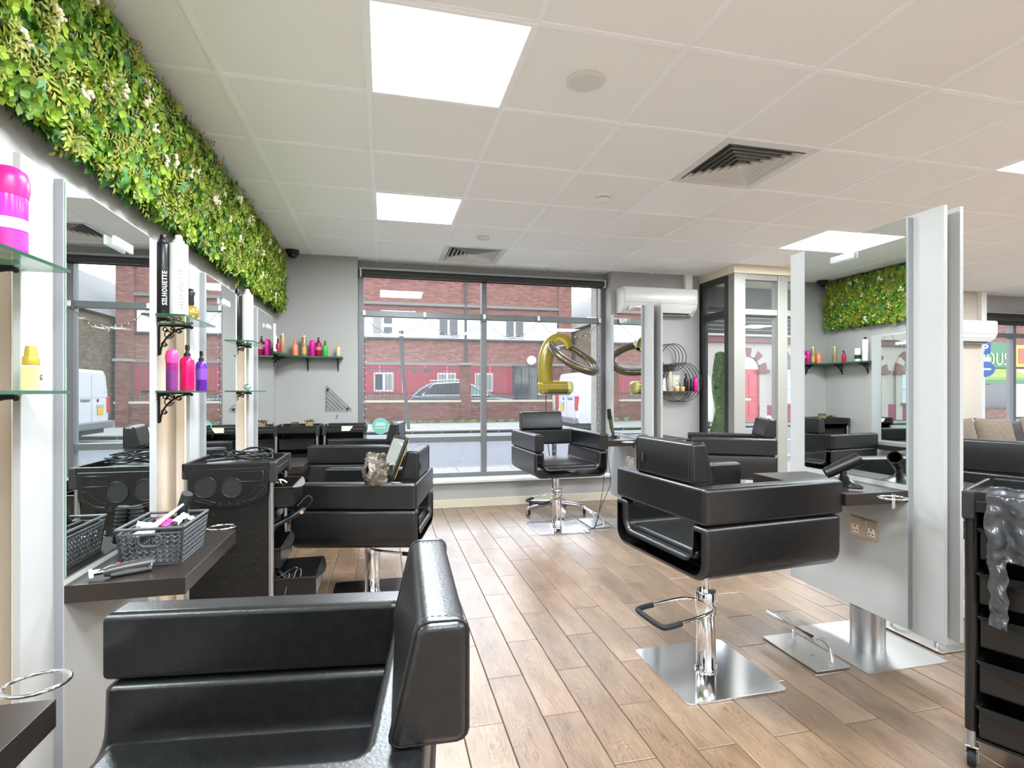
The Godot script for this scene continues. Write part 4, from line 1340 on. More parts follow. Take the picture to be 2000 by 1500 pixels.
func trolley(label: String, at: Vector3, turn: float, pulls: Array, side_tray: bool, dark_posts := false) -> Node3D:
	var t := thing("drawer_trolley", label, "trolley", at, turn, "black salon drawer trolleys")
	for sx in [-1, 1]:
		for sz in [-1, 1]:
			part(t, "post", MB.new().cyl(Vector3(sx * (TW / 2 - 0.012), 0.075, sz * (TD / 2 - 0.012)), Vector3(sx * (TW / 2 - 0.012), 0.83, sz * (TD / 2 - 0.012)), 0.0125, 12), M.satin)
			if dark_posts:
				part(t, "post_cover", MB.new().cyl(Vector3(sx * (TW / 2 - 0.012), 0.13, sz * (TD / 2 - 0.012)), Vector3(sx * (TW / 2 - 0.012), 0.83, sz * (TD / 2 - 0.012)), 0.017, 14), M.black)
			castor(t, Vector3(sx * (TW / 2 - 0.012), 0, sz * (TD / 2 - 0.012)), 0.2 * sx, 0.03)
	for sx in [-1, 1]:
		var s := MB.new()
		s.box(Vector3(sx * (TW / 2 - 0.012), 0.47, 0), Vector3(0.006, 0.72, TD - 0.05))
		for band in 5:
			s.box(Vector3(sx * (TW / 2 - 0.009), 0.135 + band * 0.125, 0), Vector3(0.004, 0.003, TD - 0.06))
			for r in 3:
				for c in 6:
					var z := -TD / 2 + 0.065 + c * 0.045 + (0.012 if r == 1 else 0.0)
					s.box(Vector3(sx * (TW / 2 - 0.0085), 0.165 + band * 0.125 + r * 0.034, z), Vector3(0.006, 0.015, 0.017), 0.002, Basis(), 1)
		part(t, "side_panel", s, M.black)
	part(t, "back_panel", MB.new().box(Vector3(0, 0.47, TD / 2 - 0.01), Vector3(TW - 0.05, 0.72, 0.005)), M.black)
	part(t, "bottom_shelf", MB.new().box(Vector3(0, 0.1, 0), Vector3(TW - 0.03, 0.01, TD - 0.03), 0.003), M.black)
	# top tray with raised rim
	var top := MB.new()
	top.prism(rrect(TW + 0.02, TD + 0.02, 0.03), 0.825, 0.862, 0.005, Transform3D(Basis(Vector3.RIGHT, Vector3(0, 0, 1), Vector3(0, 1, 0)), Vector3.ZERO), 2)
	for s in [-1, 1]:
		top.box(Vector3(s * (TW / 2 + 0.003), 0.875, 0), Vector3(0.012, 0.032, TD - 0.02), 0.004)
		top.box(Vector3(0, 0.875, s * (TD / 2 + 0.003)), Vector3(TW - 0.02, 0.032, 0.012), 0.004)
	part(t, "top_tray", top, M.black)
	for sx in [-1, 1]:
		part(t, "corner_cap", MB.new().box(Vector3(sx * (TW / 2 - 0.008), 0.845, -TD / 2 + 0.004), Vector3(0.034, 0.09, 0.036), 0.006), M.black_matt)
	for i in 5:
		var y := 0.125 + (4 - i) * 0.138
		var o := part(t, "drawer", tub(TW - 0.07, 0.095, TD - 0.05), M.black, Vector3(0, y, -pulls[i]))
		o.set_meta("label", "black drawer with a curved pull lip")
		part(t, "runner", MB.new().box(Vector3(-TW / 2 + 0.03, y + 0.085, 0), Vector3(0.016, 0.01, TD - 0.06), 0.002).box(Vector3(TW / 2 - 0.03, y + 0.085, 0), Vector3(0.016, 0.01, TD - 0.06), 0.002), M.black_matt)
	if side_tray:
		# moulded tool tray hung on the +x side
		var poly := [Vector2(-0.155, 0.0), Vector2(0.155, 0.0)]
		poly += arc(Vector2(0, 0.0), 0.155, 0, -180, 1)
		var outl := []
		outl.append(Vector2(0.16, 0.87))
		for i in 17:
			var a := deg_to_rad(lerpf(8, -188, i / 16.0))
			outl.append(Vector2(cos(a) * 0.16, 0.775 + sin(a) * (0.075 if sin(a) < 0 else 0.05)))
		outl.append(Vector2(-0.16, 0.87))
		# (u, v, w) -> (z, y, x)
		var xf := Transform3D(Basis(Vector3(0, 0, 1), Vector3(0, 1, 0), Vector3(1, 0, 0)), Vector3(TW / 2, 0, 0))
		var tr := part(t, "tool_tray", MB.new().prism(outl, -0.004, 0.014, 0.004, xf, 2), M.black)
		var x := TW / 2 + 0.0145
		for q in [[0.09, 0.79, 0.045], [-0.015, 0.785, 0.042]]:
			part(tr, "round_recess", MB.new().tube(circle3(Vector3(x, q[1], q[0]), q[2], 28, Basis(Vector3.UP, PI / 2)), 0.003, 6, true), M.black)
			part(tr, "recess_floor", MB.new().lathe([Vector2(0, 0.0006), Vector2(q[2], 0.0006)], 28, Vector3(x, q[1], q[0]), Basis(Vector3(0, 0, 1), -PI / 2)), M.black_matt)
		part(tr, "square_recess", MB.new().tube([Vector3(x, 0.81, -0.045), Vector3(x, 0.81, -0.14), Vector3(x, 0.853, -0.14), Vector3(x, 0.853, -0.045)], 0.003, 6, true), M.black)
		part(tr, "curved_recess", MB.new().tube([Vector3(x, 0.735, -0.05), Vector3(x, 0.722, -0.06), Vector3(x, 0.73, -0.10), Vector3(x, 0.765, -0.14), Vector3(x, 0.79, -0.146), Vector3(x, 0.79, -0.125), Vector3(x, 0.755, -0.09)], 0.003, 6, true), M.black)
		part(tr, "curved_recess", MB.new().tube([Vector3(x, 0.742, 0.12), Vector3(x, 0.722, 0.05), Vector3(x, 0.716, 0.07), Vector3(x, 0.735, 0.13)], 0.003, 6, true), M.black)
		for k in 3:
			part(tr, "slot", MB.new().box(Vector3(x, 0.716, 0.03 - k * 0.035), Vector3(0.002, 0.016, 0.008), 0.0008), M.ink)
	return t

func smooth_sheet(b: MB, ps: Array) -> void:
	var ni := ps.size()
	var nj: int = ps[0].size()
	var ids := []
	for i in ni:
		var row := []
		for j in nj:
			var du: Vector3 = ps[mini(i + 1, ni - 1)][j] - ps[maxi(i - 1, 0)][j]
			var dv: Vector3 = ps[i][mini(j + 1, nj - 1)] - ps[i][maxi(j - 1, 0)]
			row.append(b.vert(ps[i][j], dv.cross(du).normalized()))
		ids.append(row)
	for i in ni - 1:
		for j in nj - 1:
			b.quad(ids[i][j], ids[i][j + 1], ids[i + 1][j + 1], ids[i + 1][j])

func build_trolleys() -> void:
	# beside the second station, drawers to the room
	trolley("black drawer trolley with a moulded tool tray side and tangled cables on top", P(-0.655, 0, 2.745), -90, [0.1, 0.0, 0.05, 0.2, 0.0], true)
	trolley("black drawer trolley holding two small dried plants in the corner", P(-0.755, 0, 5.29), 180, [0.0, 0.0, 0.0, 0.0, 0.0], false)
	trolley("black drawer trolley with a white card on its rim beside the window", P(-0.345, 0, 5.29), 180, [0.0, 0.0, 0.0, 0.0, 0.0], false)
	trolley("black drawer trolley with a dark grey plastic strip hanging down its drawers", P(2.05, 0, 1.235), 115.6, [0.02, 0.03, 0.02, 0.03, 0.04], false, true)
	# white card, dried plants
	solo("price_card", "small white card on the rim of the trolley by the window", "card", MB.new().prism([Vector2(-0.05, -0.022), Vector2(0.02, -0.022), Vector2(0.05, 0.022), Vector2(-0.05, 0.022)], 0, 0.002), mat(rgb(238, 230, 196), 0.6), P(-0.32, 0.862, 5.098))
	for k in 2:
		var pl := thing("dried_plant", "small dried brown plant in a square pot" if k == 0 else "smaller tuft of dried plant beside the square pot", "plant", P(-0.66 - k * 0.12, 0.862, 5.2))
		if k == 0:
			part(pl, "pot", MB.new().box(Vector3(0, 0.03, 0), Vector3(0.06, 0.06, 0.06), 0.004), mat(rgb(150, 128, 84), 0.7))
		else:
			part(pl, "pot", MB.new().lathe([Vector2(0, 0), Vector2(0.022, 0), Vector2(0.028, 0.03), Vector2(0, 0.03)], 14), mat(rgb(90, 80, 66), 0.7))
		var b := MB.new()
		for i in 40:
			var a := rng.randf() * TAU
			var r := rng.randf() * 0.03
			var p := Vector3(cos(a) * r, 0.05 if k == 0 else 0.028, sin(a) * r)
			b.tube([p, p + Vector3(cos(a) * 0.02, rng.randf_range(0.01, 0.035), sin(a) * 0.02)], 0.0022, 4)
		part(pl, "dry_stems", b, mat(rgb(92, 76, 46), 0.9)).set_meta("kind", "stuff")
	# cables and tools on the first trolley
	var cm := [[0.0, 5], [0.35, 8], [0.8, 11]]
	for q in cm:
		var r := RandomNumberGenerator.new()
		r.seed = q[1]
		var pts := []
		for i in 11:
			var a: float = i * 1.15 + q[0]
			pts.append(P(-0.62 + cos(a) * r.randf_range(0.06, 0.13), 0.875 + r.randf_range(0.004, 0.05), 2.76 + sin(a) * r.randf_range(0.05, 0.14)))
		solo("power_cable", "black cable coiled loosely on the tool tray trolley", "cable", MB.new().tube(curve(pts, 6), 0.0035, 6), M.cord, Vector3.ZERO, 0.0, "cables coiled on the trolley")
	var st := thing("hair_straightener", "black and silver hair straightener lying among coiled cables", "hair straightener", P(-0.66, 0.878, 2.72), 25)
	part(st, "upper_arm", MB.new().box(Vector3(0, 0.018, 0), Vector3(0.26, 0.014, 0.03), 0.005), M.black, Vector3.ZERO, Basis(Vector3(0, 0, 1), 0.06))
	part(st, "lower_arm", MB.new().box(Vector3(0, 0.002, 0), Vector3(0.26, 0.014, 0.03), 0.005), M.grey_plastic)
	# hair clips in the open top drawer, cable in the open lower drawer
	for k in 14:
		var c := solo("hair_clip", ["pale curved hair clip in the open top drawer of the tool tray trolley", "black curved hair clip in the open top drawer of the tool tray trolley", "silver curved hair clip in the open top drawer of the tool tray trolley"][k % 3], "hair clip", MB.new().tube(curve([Vector3(-0.03, 0, 0), Vector3(-0.01, 0.012, 0.004), Vector3(0.012, 0.012, 0), Vector3(0.032, 0.0, 0.006)], 4), 0.0045, 6), [mat(rgb(226, 214, 184), 0.4), M.black, M.satin][k % 3], P(-0.50 + rng.randf_range(-0.09, 0.06), 0.765 + (k % 4) * 0.009, 2.76 + rng.randf_range(-0.1, 0.1)), rng.randf() * 180, "hair clips in the open drawer")
		c.rotate_object_local(Vector3.RIGHT, rng.randf_range(-0.4, 0.4))
	var lp := []
	var r2 := RandomNumberGenerator.new()
	r2.seed = 44
	for i in 14:
		var a := i * 1.3
		lp.append(P(-0.46 + cos(a) * r2.randf_range(0.04, 0.085), 0.268 + r2.randf_range(0.0, 0.09), 2.76 + sin(a) * r2.randf_range(0.04, 0.1)))
	lp.append(P(-0.42, 0.37, 2.62))
	lp.append(P(-0.43, 0.3, 2.592))
	lp.append(P(-0.44, 0.26, 2.588))
	solo("power_cable", "thin grey cable tangled over the rim of the open lower drawer", "cable", MB.new().tube(curve(lp, 6), 0.0026, 6), M.charcoal_plastic)
	var hd := thing("hair_tongs", "black hair tongs sticking out of the second drawer", "hair tongs", P(-0.45, 0.60, 2.70), 20)
	part(hd, "barrel", MB.new().tube([Vector3(-0.06, -0.03, 0), Vector3(0.09, 0.04, 0)], 0.014, 12), M.black)
	part(hd, "swivel", MB.new().cyl(Vector3(0.07, 0.03, -0.02), Vector3(0.07, 0.03, 0.02), 0.009, 12), M.brass_plate)
	part(hd, "cord_loop", MB.new().tube(curve([Vector3(0.09, 0.04, 0), Vector3(0.12, 0.08, 0.01), Vector3(0.10, 0.1, 0.0), Vector3(0.05, 0.06, 0.02)], 5), 0.003, 6), M.cord)
	# dark grey plastic strip on the near trolley
	var fo := thing("plastic_strip", "torn strip of dark grey plastic hanging over the trolley rim", "sheet_plastic", P(1.83, 0.0, 1.185), 295.6)
	var f := FastNoiseLite.new()
	f.seed = 3
	f.frequency = 5.0
	var fb := MB.new()
	# a sheet folded over the rim, torn into two hanging legs
	for leg in [[-0.075, 0.085, 0.915, 0.70], [-0.07, -0.025, 0.71, 0.50], [0.02, 0.09, 0.71, 0.56]]:
		var ps := []
		for i in 25:
			var row := []
			var tt := i / 24.0
			for j in 13:
				var wx := lerpf(leg[0], leg[1], j / 12.0)
				var yy := lerpf(leg[2], leg[3], tt)
				var fold := 0.02 * sin(wx * 95.0 + yy * 9.0) * (0.4 + 0.6 * absf(f.get_noise_2d(wx * 2.0, yy))) + 0.022 * f.get_noise_2d(wx * 4.0, yy * 3.0)
				row.append(Vector3(wx + 0.01 * f.get_noise_2d(yy * 3.0, 2.0 + leg[0]), yy, 0.035 + fold - (0.05 if yy > 0.9 else 0.0)))
			ps.append(row)
		smooth_sheet(fb, ps)
	part(fo, "sheet", fb, M.sheet_plastic)

# ---------- basket, clippers and what lies on the first counter
func build_counter_things() -> void:
	var y := 0.666
	var t := thing("woven_basket", "dark grey woven plastic basket full of brushes on the counter", "basket", P(-0.70, y, 1.985), 0.0)
	# tapered tub 0.2 (x) by 0.29 (z) by 0.12
	var w0 := 0.08
	var w1 := 0.092
	var l0 := 0.105
	var l1 := 0.122
	var h := 0.115
	var inner := MB.new()
	inner.box(Vector3(0, 0.003, 0), Vector3(w0 * 2, 0.006, l0 * 2))
	part(t, "floor", inner, M.charcoal_plastic)
	for side in 4:
		var b := MB.new()
		var along_x := side % 2 == 0
		var s := 1.0 if side < 2 else -1.0
		var hw0 := w0 if along_x else l0
		var hw1 := w1 if along_x else l1
		var f0 := (l0 if along_x else w0) * s
		var f1 := (l1 if along_x else w1) * s
		var pt := func(a: float, v: float, o: float) -> Vector3:
			var hw := lerpf(hw0, hw1, v)
			var ff := lerpf(f0, f1, v) + o * s
			return Vector3(a * hw, v * h, ff) if along_x else Vector3(ff, v * h, a * hw)
		var nx := 9 if along_x else 13
		for i in nx:
			for j in 6:
				var a0 := (float(i) / nx) * 2 - 1
				var a1 := (float(i + 1) / nx) * 2 - 1
				var v0 := 0.06 + 0.80 * j / 6.0
				var v1 := 0.06 + 0.80 * (j + 1) / 6.0
				if along_x and i >= 3 and i <= 5 and j >= 3:
					continue
				var am := (a0 + a1) / 2
				b.tube([pt.call(a0, v0, 0.0), pt.call(am, (v0 + v1) / 2, 0.002), pt.call(a1, v0, 0.0)], 0.0028, 4)
				b.tube([pt.call(am, (v0 + v1) / 2, 0.002), pt.call(am, v1, 0.0)], 0.0028, 4)
		for e in [0.0, 0.06, 0.86, 1.0]:
			b.tube([pt.call(-1.0, e, 0.0), pt.call(1.0, e, 0.0)], 0.003 if e < 0.9 else 0.005, 6)
		for e in [-1.0, 1.0]:
			b.tube([pt.call(e, 0.0, 0.0), pt.call(e, 1.0, 0.0)], 0.0035, 6)
		if along_x:
			var oval := []
			for k in 20:
				var a := TAU * k / 20
				oval.append(pt.call(0.36 * signf(cos(a)) * pow(absf(cos(a)), 0.5), 0.68 + 0.17 * sin(a), 0.003))
			b.tube(oval, 0.0045, 6, true)
		part(t, "woven_side", b, M.charcoal_plastic)
	var g := "tools in the woven basket"
	var hb := thing("hair_brush", "black round hair brush standing out of the woven basket", "hair brush", P(-0.71, y + 0.05, 2.10), 0, g)
	part(hb, "handle", MB.new().tube([Vector3(0, 0, 0), Vector3(0.03, 0.08, 0.02)], [0.009, 0.012], 10), M.black)
	part(hb, "barrel", MB.new().tube([Vector3(0.028, 0.075, 0.018), Vector3(0.05, 0.135, 0.035)], 0.018, 12), M.black_matt)
	var hb2 := thing("hair_brush", "dark bristled round brush leaning on the mirror behind the basket", "hair brush", P(-0.835, y, 2.12), 0, g)
	part(hb2, "barrel", MB.new().tube([Vector3(0.01, 0.015, 0), Vector3(-0.005, 0.14, 0.0)], 0.019, 14), M.black_matt)
	var bris := MB.new()
	for i in 9:
		bris.tube(circle3(Vector3(0.009 - i * 0.0016, 0.025 + i * 0.0135, 0), 0.021, 14, Basis(Vector3.RIGHT, PI / 2)), 0.003, 4, true)
	part(hb2, "bristle_rows", bris, M.rubber)
	var tb := thing("tint_brush", "white plastic tint brush lying across the woven basket", "tint brush", P(-0.70, y + 0.1, 1.965), 0, g)
	part(tb, "handle", MB.new().tube([Vector3(0.03, 0.05, -0.09), Vector3(0.0, 0.02, 0.0), Vector3(-0.02, 0.0, 0.06)], [0.004, 0.007, 0.012], 8), M.white_plastic)
	part(tb, "head", MB.new().box(Vector3(-0.025, -0.003, 0.075), Vector3(0.045, 0.012, 0.05), 0.004), M.white_plastic)
	for k in 3:
		solo("product_sachet", ["white sachet printed with pink in the woven basket", "pink tube lying in the woven basket", "clear plastic pouch in the woven basket"][k], "sachet", crumple(0.075 - k * 0.012, 0.05, 30 + k, 0.006), [M.print_white, mat(rgb(232, 60, 150), 0.3), mat(rgb(220, 220, 222), 0.15)][k], P(-0.66 - k * 0.04, y + 0.10 + 0.004 * k, 2.03 - k * 0.045), 30 + k * 40, g).rotate_object_local(Vector3.RIGHT, -1.3)
	for k in 4:
		solo("section_comb", "black comb packed into the woven basket", "comb", MB.new().box(Vector3.ZERO, Vector3(0.015, 0.03, 0.18), 0.003), M.black_matt, P(-0.76 + k * 0.042, y + 0.088, 2.0 + (k % 2) * 0.02), 8 - k * 6, g)
	# clippers
	var c := thing("hair_clippers", "silver and black hair clippers lying on the counter", "hair clippers", P(-0.735, y, 1.80), 118)
	part(c, "body", MB.new().tube([Vector3(0, 0.017, -0.055), Vector3(0, 0.018, -0.04), Vector3(0, 0.02, 0.0), Vector3(0, 0.021, 0.05), Vector3(0, 0.02, 0.065)], [0.012, 0.0165, 0.018, 0.02, 0.016], 16), mat(rgb(60, 58, 56), 0.3))
	part(c, "chrome_shell", MB.new().tube([Vector3(0, 0.0145, -0.04), Vector3(0, 0.016, 0.0), Vector3(0, 0.016, 0.06)], [0.016, 0.0185, 0.019], 16), M.satin)
	part(c, "blade", MB.new().box(Vector3(0, 0.02, -0.068), Vector3(0.034, 0.012, 0.026), 0.003), M.chrome)
	part(c, "guard_comb", MB.new().box(Vector3(0, 0.02, -0.084), Vector3(0.036, 0.018, 0.01), 0.002), M.white_plastic)
	part(c, "switch", MB.new().box(Vector3(0.012, 0.034, -0.02), Vector3(0.008, 0.006, 0.012), 0.002), M.tail_red)

# ---------- gold hood dryer on a castor stand
func build_dryer() -> void:
	var t := thing("hood_dryer", "gold rotating-ring hood dryer on a five-star castor stand", "hood dryer", P(1.64, 0, 5.05))
	part(t, "pole", MB.new().cyl(Vector3(0, 0.08, 0), Vector3(0, 1.18, 0), 0.0165, 16), M.chrome)
	part(t, "pole_sleeve", MB.new().cyl(Vector3(0, 0.3, 0), Vector3(0, 0.84, 0), 0.027, 16, 0.002), M.chrome)
	part(t, "hub", MB.new().lathe([Vector2(0, 0.06), Vector2(0.04, 0.06), Vector2(0.045, 0.08), Vector2(0.04, 0.13), Vector2(0.028, 0.16), Vector2(0, 0.16)], 20), M.chrome)
	for k in 5:
		var a := deg_to_rad(18 + 72 * k)
		var o := Vector3(cos(a), 0, sin(a))
		var l := part(t, "leg", MB.new().tube([o * 0.03 + Vector3(0, 0.105, 0), o * 0.31 + Vector3(0, 0.075, 0)], [0.021, 0.016], 14), M.chrome)
		castor(t, o * 0.295, -a, 0.026)
	part(t, "tray", MB.new().lathe([Vector2(0, 1.165), Vector2(0.16, 1.165), Vector2(0.165, 1.172), Vector2(0.16, 1.178), Vector2(0, 1.178)], 32), M.satin)
	# body: swept block that rises, leans and curls over
	part(t, "motor_box", MB.new().box(Vector3(0.01, 1.24, 0.0), Vector3(0.35, 0.125, 0.13), 0.04, Basis(), 4), M.gold)
	part(t, "motor_end", MB.new().box(Vector3(0.14, 1.24, 0.0), Vector3(0.095, 0.127, 0.132), 0.04, Basis(), 4), M.gold_light)
	part(t, "vent_strip", MB.new().box(Vector3(0.03, 1.215, 0.062), Vector3(0.22, 0.008, 0.012)).box(Vector3(0.03, 1.195, 0.062), Vector3(0.22, 0.006, 0.012)), M.black_matt)
	var path := curve([Vector3(-0.085, 1.27, 0), Vector3(-0.098, 1.42, 0), Vector3(-0.08, 1.55, 0), Vector3(-0.035, 1.66, 0.0), Vector3(0.035, 1.705, 0.01), Vector3(0.1, 1.67, 0.05), Vector3(0.13, 1.62, 0.075)], 5)
	var arm := MB.new()
	var m := path.size()
	var rings := []
	for i in m:
		var tt := float(i) / (m - 1)
		var a: Vector3 = path[maxi(i - 1, 0)]
		var c: Vector3 = path[mini(i + 1, m - 1)]
		var tang := (c - a).normalized()
		var side := Vector3(0, 0, 1)
		var nrm := side.cross(tang).normalized()
		side = tang.cross(nrm).normalized()
		var hw := lerpf(0.055, 0.09, smoothstep(0.3, 0.75, tt)) * (1.0 - 0.75 * smoothstep(0.8, 1.0, tt))
		var ht := lerpf(0.072, 0.068, tt) * (1.0 - 0.45 * smoothstep(0.8, 1.0, tt))
		var ring := []
		for k in 20:
			var an := TAU * k / 20
			var cs := signf(cos(an)) * pow(absf(cos(an)), 0.6)
			var sn := signf(sin(an)) * pow(absf(sin(an)), 0.6)
			ring.append(arm.vert(path[i] + side * cs * hw + nrm * sn * ht, (side * cs / hw + nrm * sn / ht).normalized()))
		rings.append(ring)
	for i in m - 1:
		for k in 20:
			arm.quad(rings[i][k], rings[i][(k + 1) % 20], rings[i + 1][(k + 1) % 20], rings[i + 1][k])
	part(t, "arm", arm, M.gold)
	# ring head, tilted
	var rb := Basis(Vector3(0, 0, 1), deg_to_rad(-24)) * Basis(Vector3.RIGHT, deg_to_rad(-62))
	var rc := Vector3(0.165, 1.535, 0.10)
	var outer := MB.new()
	var pts := circle3(rc, 0.262, 56, rb)
	var nrm2: Vector3 = rb * Vector3(0, 0, 1)
	# flattened band ring
	var prof := [Vector2(0.03, 0.0), Vector2(0.022, 0.02), Vector2(0.0, 0.028), Vector2(-0.022, 0.02), Vector2(-0.03, 0.0), Vector2(-0.022, -0.02), Vector2(0, -0.028), Vector2(0.022, -0.02)]
	var rr := []
	for i in 56:
		var an := TAU * i / 56
		var rad: Vector3 = rb * Vector3(cos(an), sin(an), 0)
		var row := []
		for q in prof:
			row.append(outer.vert(rc + rad * (0.25 + q.x * 1.35) + nrm2 * q.y * 1.3, (rad * q.x + nrm2 * q.y).normalized()))
		rr.append(row)
	for i in 56:
		for k in 8:
			outer.quad(rr[i][k], rr[(i + 1) % 56][k], rr[(i + 1) % 56][(k + 1) % 8], rr[i][(k + 1) % 8])
	part(t, "ring", outer, M.bronze)
	part(t, "ring_grooves", MB.new().tube(circle3(rc + nrm2 * 0.037, 0.262, 56, rb), 0.004, 6, true).tube(circle3(rc + nrm2 * 0.035, 0.242, 56, rb), 0.003, 6, true), M.satin)
	var spoke := rc + rb * Vector3(-0.235, 0.02, 0)
	part(t, "ring_mount", MB.new().tube([Vector3(0.11, 1.66, 0.05), spoke.lerp(rc, 0.12), spoke.lerp(rc, 0.3)], [0.05, 0.045, 0.03], 14), M.satin)
	part(t, "power_cord", MB.new().tube(curve([Vector3(-0.1, 1.19, 0.05), Vector3(-0.1, 0.95, 0.06), Vector3(-0.08, 0.7, 0.05), Vector3(-0.04, 0.45, 0.03), Vector3(-0.02, 0.2, 0.03)], 6), 0.004, 6), M.cord)

# ---------- air conditioners, wire shelf, waiting area
func air_conditioner(label: String, x0: float, x1: float, y0: float, y1: float, pipe: bool) -> void:
	var t := thing("air_conditioner", label, "air conditioner", P((x0 + x1) / 2, y0, WALL_F))
	var w := x1 - x0
	var h := y1 - y0
	var dp := 0.21
	var side := [Vector2(0, 0.01), Vector2(0.06, 0.0), Vector2(0.13, 0.012), Vector2(0.185, 0.06), Vector2(dp, 0.12), Vector2(dp, h - 0.02), Vector2(dp - 0.012, h - 0.004), Vector2(dp - 0.03, h), Vector2(0, h)]
	var xf := Transform3D(Basis(Vector3(0, 0, 1), Vector3(0, 1, 0), Vector3(1, 0, 0)), Vector3.ZERO)
	part(t, "casing", MB.new().prism(side, -w / 2, w / 2, 0.012, xf, 3, 0.6), M.gloss_white)
	part(t, "front_flap", MB.new().box(Vector3(0, 0.045, 0.185), Vector3(w - 0.12, 0.006, 0.075), 0.002, Basis(Vector3.RIGHT, deg_to_rad(-48))), M.white_plastic)
	part(t, "outlet", MB.new().box(Vector3(0, 0.022, 0.145), Vector3(w - 0.14, 0.006, 0.06), 0.002, Basis(Vector3.RIGHT, deg_to_rad(-38))), M.charcoal_plastic)
	part(t, "panel_line", MB.new().box(Vector3(0, 0.115, dp + 0.0005), Vector3(w - 0.01, 0.002, 0.002)), M.grey_plastic)
	if pipe:
		part(t, "pipe_duct", MB.new().box(Vector3(w / 2 - 0.02, (CEIL - y0) / 2, 0.03), Vector3(0.09, CEIL - y0, 0.06), 0.006), M.white_plastic)
		part(t, "duct_elbow", MB.new().box(Vector3(w / 2 - 0.02, 0.03, 0.035), Vector3(0.1, 0.06, 0.07), 0.008), M.white_plastic)

func build_wall_things() -> void:
	air_conditioner("white wall air conditioner between the big window and the entrance", 2.51, 3.40, 2.05, 2.335, true)
	air_conditioner("white wall air conditioner beside the window with the green shop outside", 6.75, 7.78, 1.83, 2.12, true)
	# wire circle shelf
	var t := thing("wire_circle_shelf", "black wire wall shelf of overlapping circles with two boards", "shelf", P(3.10, 1.08, WALL_F))
	for q in [[Vector3(0.10, 0.22, 0.02), 0.217], [Vector3(-0.02, 0.497, 0.02), 0.150]]:
		for k in 4:
			var dz := 0.01 + k * 0.045
			part(t, "hoop", MB.new().tube(circle3(q[0] + Vector3(k * 0.016, 0, dz), q[1], 40), 0.004, 6, true), M.black)
	part(t, "shelf_board", MB.new().box(Vector3(0.13, 0.115, 0.095), Vector3(0.38, 0.012, 0.16), 0.002), M.dark_wood)
	part(t, "shelf_board", MB.new().box(Vector3(0.01, 0.415, 0.095), Vector3(0.26, 0.012, 0.16), 0.002), M.dark_wood)
	var g := "products on the wire circle shelf"
	var y := 1.2015
	var dd := WALL_F - 0.1
	bottle("hair_spray_can", "champagne can with a white print on the wire circle shelf", P(3.115, y, dd), "can", 0.026, 0.245, rgb(206, 190, 168), rgb(230, 226, 218), g, 0.35, 0.2)
	bottle("hair_product_jar", "pale gold jar on the wire circle shelf", P(3.18, y, dd - 0.03), "jar", 0.03, 0.055, rgb(196, 170, 130), rgb(226, 204, 168), g)
	bottle("hair_product_jar", "orange-gold jar beside the black bottles on the wire circle shelf", P(3.25, y, dd - 0.03), "jar", 0.028, 0.05, rgb(214, 160, 96), rgb(206, 176, 128), g)
	bottle("hair_product_bottle", "tall black pump bottle on the wire circle shelf", P(3.315, y, dd), "pump", 0.026, 0.2, rgb(28, 28, 30), rgb(22, 22, 22), g)
	bottle("hair_product_bottle", "shorter black bottle on the wire circle shelf", P(3.36, y, dd - 0.04), "bottle", 0.018, 0.15, rgb(30, 30, 32), rgb(22, 22, 22), g)
	bottle("hair_spray_can", "bright pink can on the wire circle shelf", P(3.42, y, dd - 0.02), "can", 0.026, 0.165, rgb(226, 24, 140), rgb(206, 20, 122), g)
	bottle("hair_product_bottle", "white bottle half behind the mirror unit on the wire circle shelf", P(3.03, y, dd), "bottle", 0.028, 0.2, rgb(236, 234, 230), rgb(30, 30, 30), g)
	var sk := thing("wall_switch", "cream double light switch behind the wire circle shelf", "switch", P(3.25, 1.32, WALL_F - 0.006))
	part(sk, "plate", MB.new().box(Vector3.ZERO, Vector3(0.1, 0.13, 0.01), 0.003), M.cream)
	for k in [-1, 1]:
		part(sk, "rocker", MB.new().box(Vector3(0, k * 0.03, 0.006), Vector3(0.05, 0.03, 0.008), 0.002), M.gloss_white)
	# waiting bench with cushions beyond the units
	var b := thing("window_bench", "grey upholstered bench below the far window", "bench", P(8.3, 0, 5.1))
	part(b, "seat", MB.new().box(Vector3(0, 0.36, 0), Vector3(3.6, 0.16, 0.62), 0.04), mat(rgb(104, 102, 106), 0.85))
	part(b, "plinth", MB.new().box(Vector3(0, 0.14, 0.02), Vector3(3.5, 0.28, 0.54)), M.dark_wood)
	part(b, "backrest", MB.new().box(Vector3(0, 0.62, -0.29), Vector3(3.6, 0.36, 0.08), 0.04), mat(rgb(104, 102, 106), 0.85))
	var k := 0
	for q in [[6.45, 0.0], [7.02, -6.0], [7.7, 5.0]]:
		solo("scatter_cushion", ["beige corduroy cushion standing at the bench end", "beige corduroy cushion leaning on the first cushion", "beige corduroy cushion further along the bench"][k], "cushion", pillow(0.52, 0.44, 0.16, k), M.cushion, P(q[0] + 0.25, 0.66, 4.98), q[1], "beige cushions on the bench").rotate_object_local(Vector3.RIGHT, -0.22)
		k += 1
	var dm := thing("drinks_machine", "dark brown drinks machine on a stand at the bench end", "drinks machine", P(6.28, 0, 4.85))
	part(dm, "stand", MB.new().box(Vector3(0, 0.28, 0), Vector3(0.3, 0.56, 0.3), 0.01), M.dark_wood)
	part(dm, "glass_jug", MB.new().lathe([Vector2(0, 0.56), Vector2(0.1, 0.56), Vector2(0.12, 0.62), Vector2(0.1, 0.78), Vector2(0.06, 0.82), Vector2(0, 0.82)], 20), mat(rgb(150, 132, 112), 0.15))
	part(dm, "hopper", MB.new().box(Vector3(0, 0.94, 0), Vector3(0.24, 0.24, 0.24), 0.015), M.dark_wood)
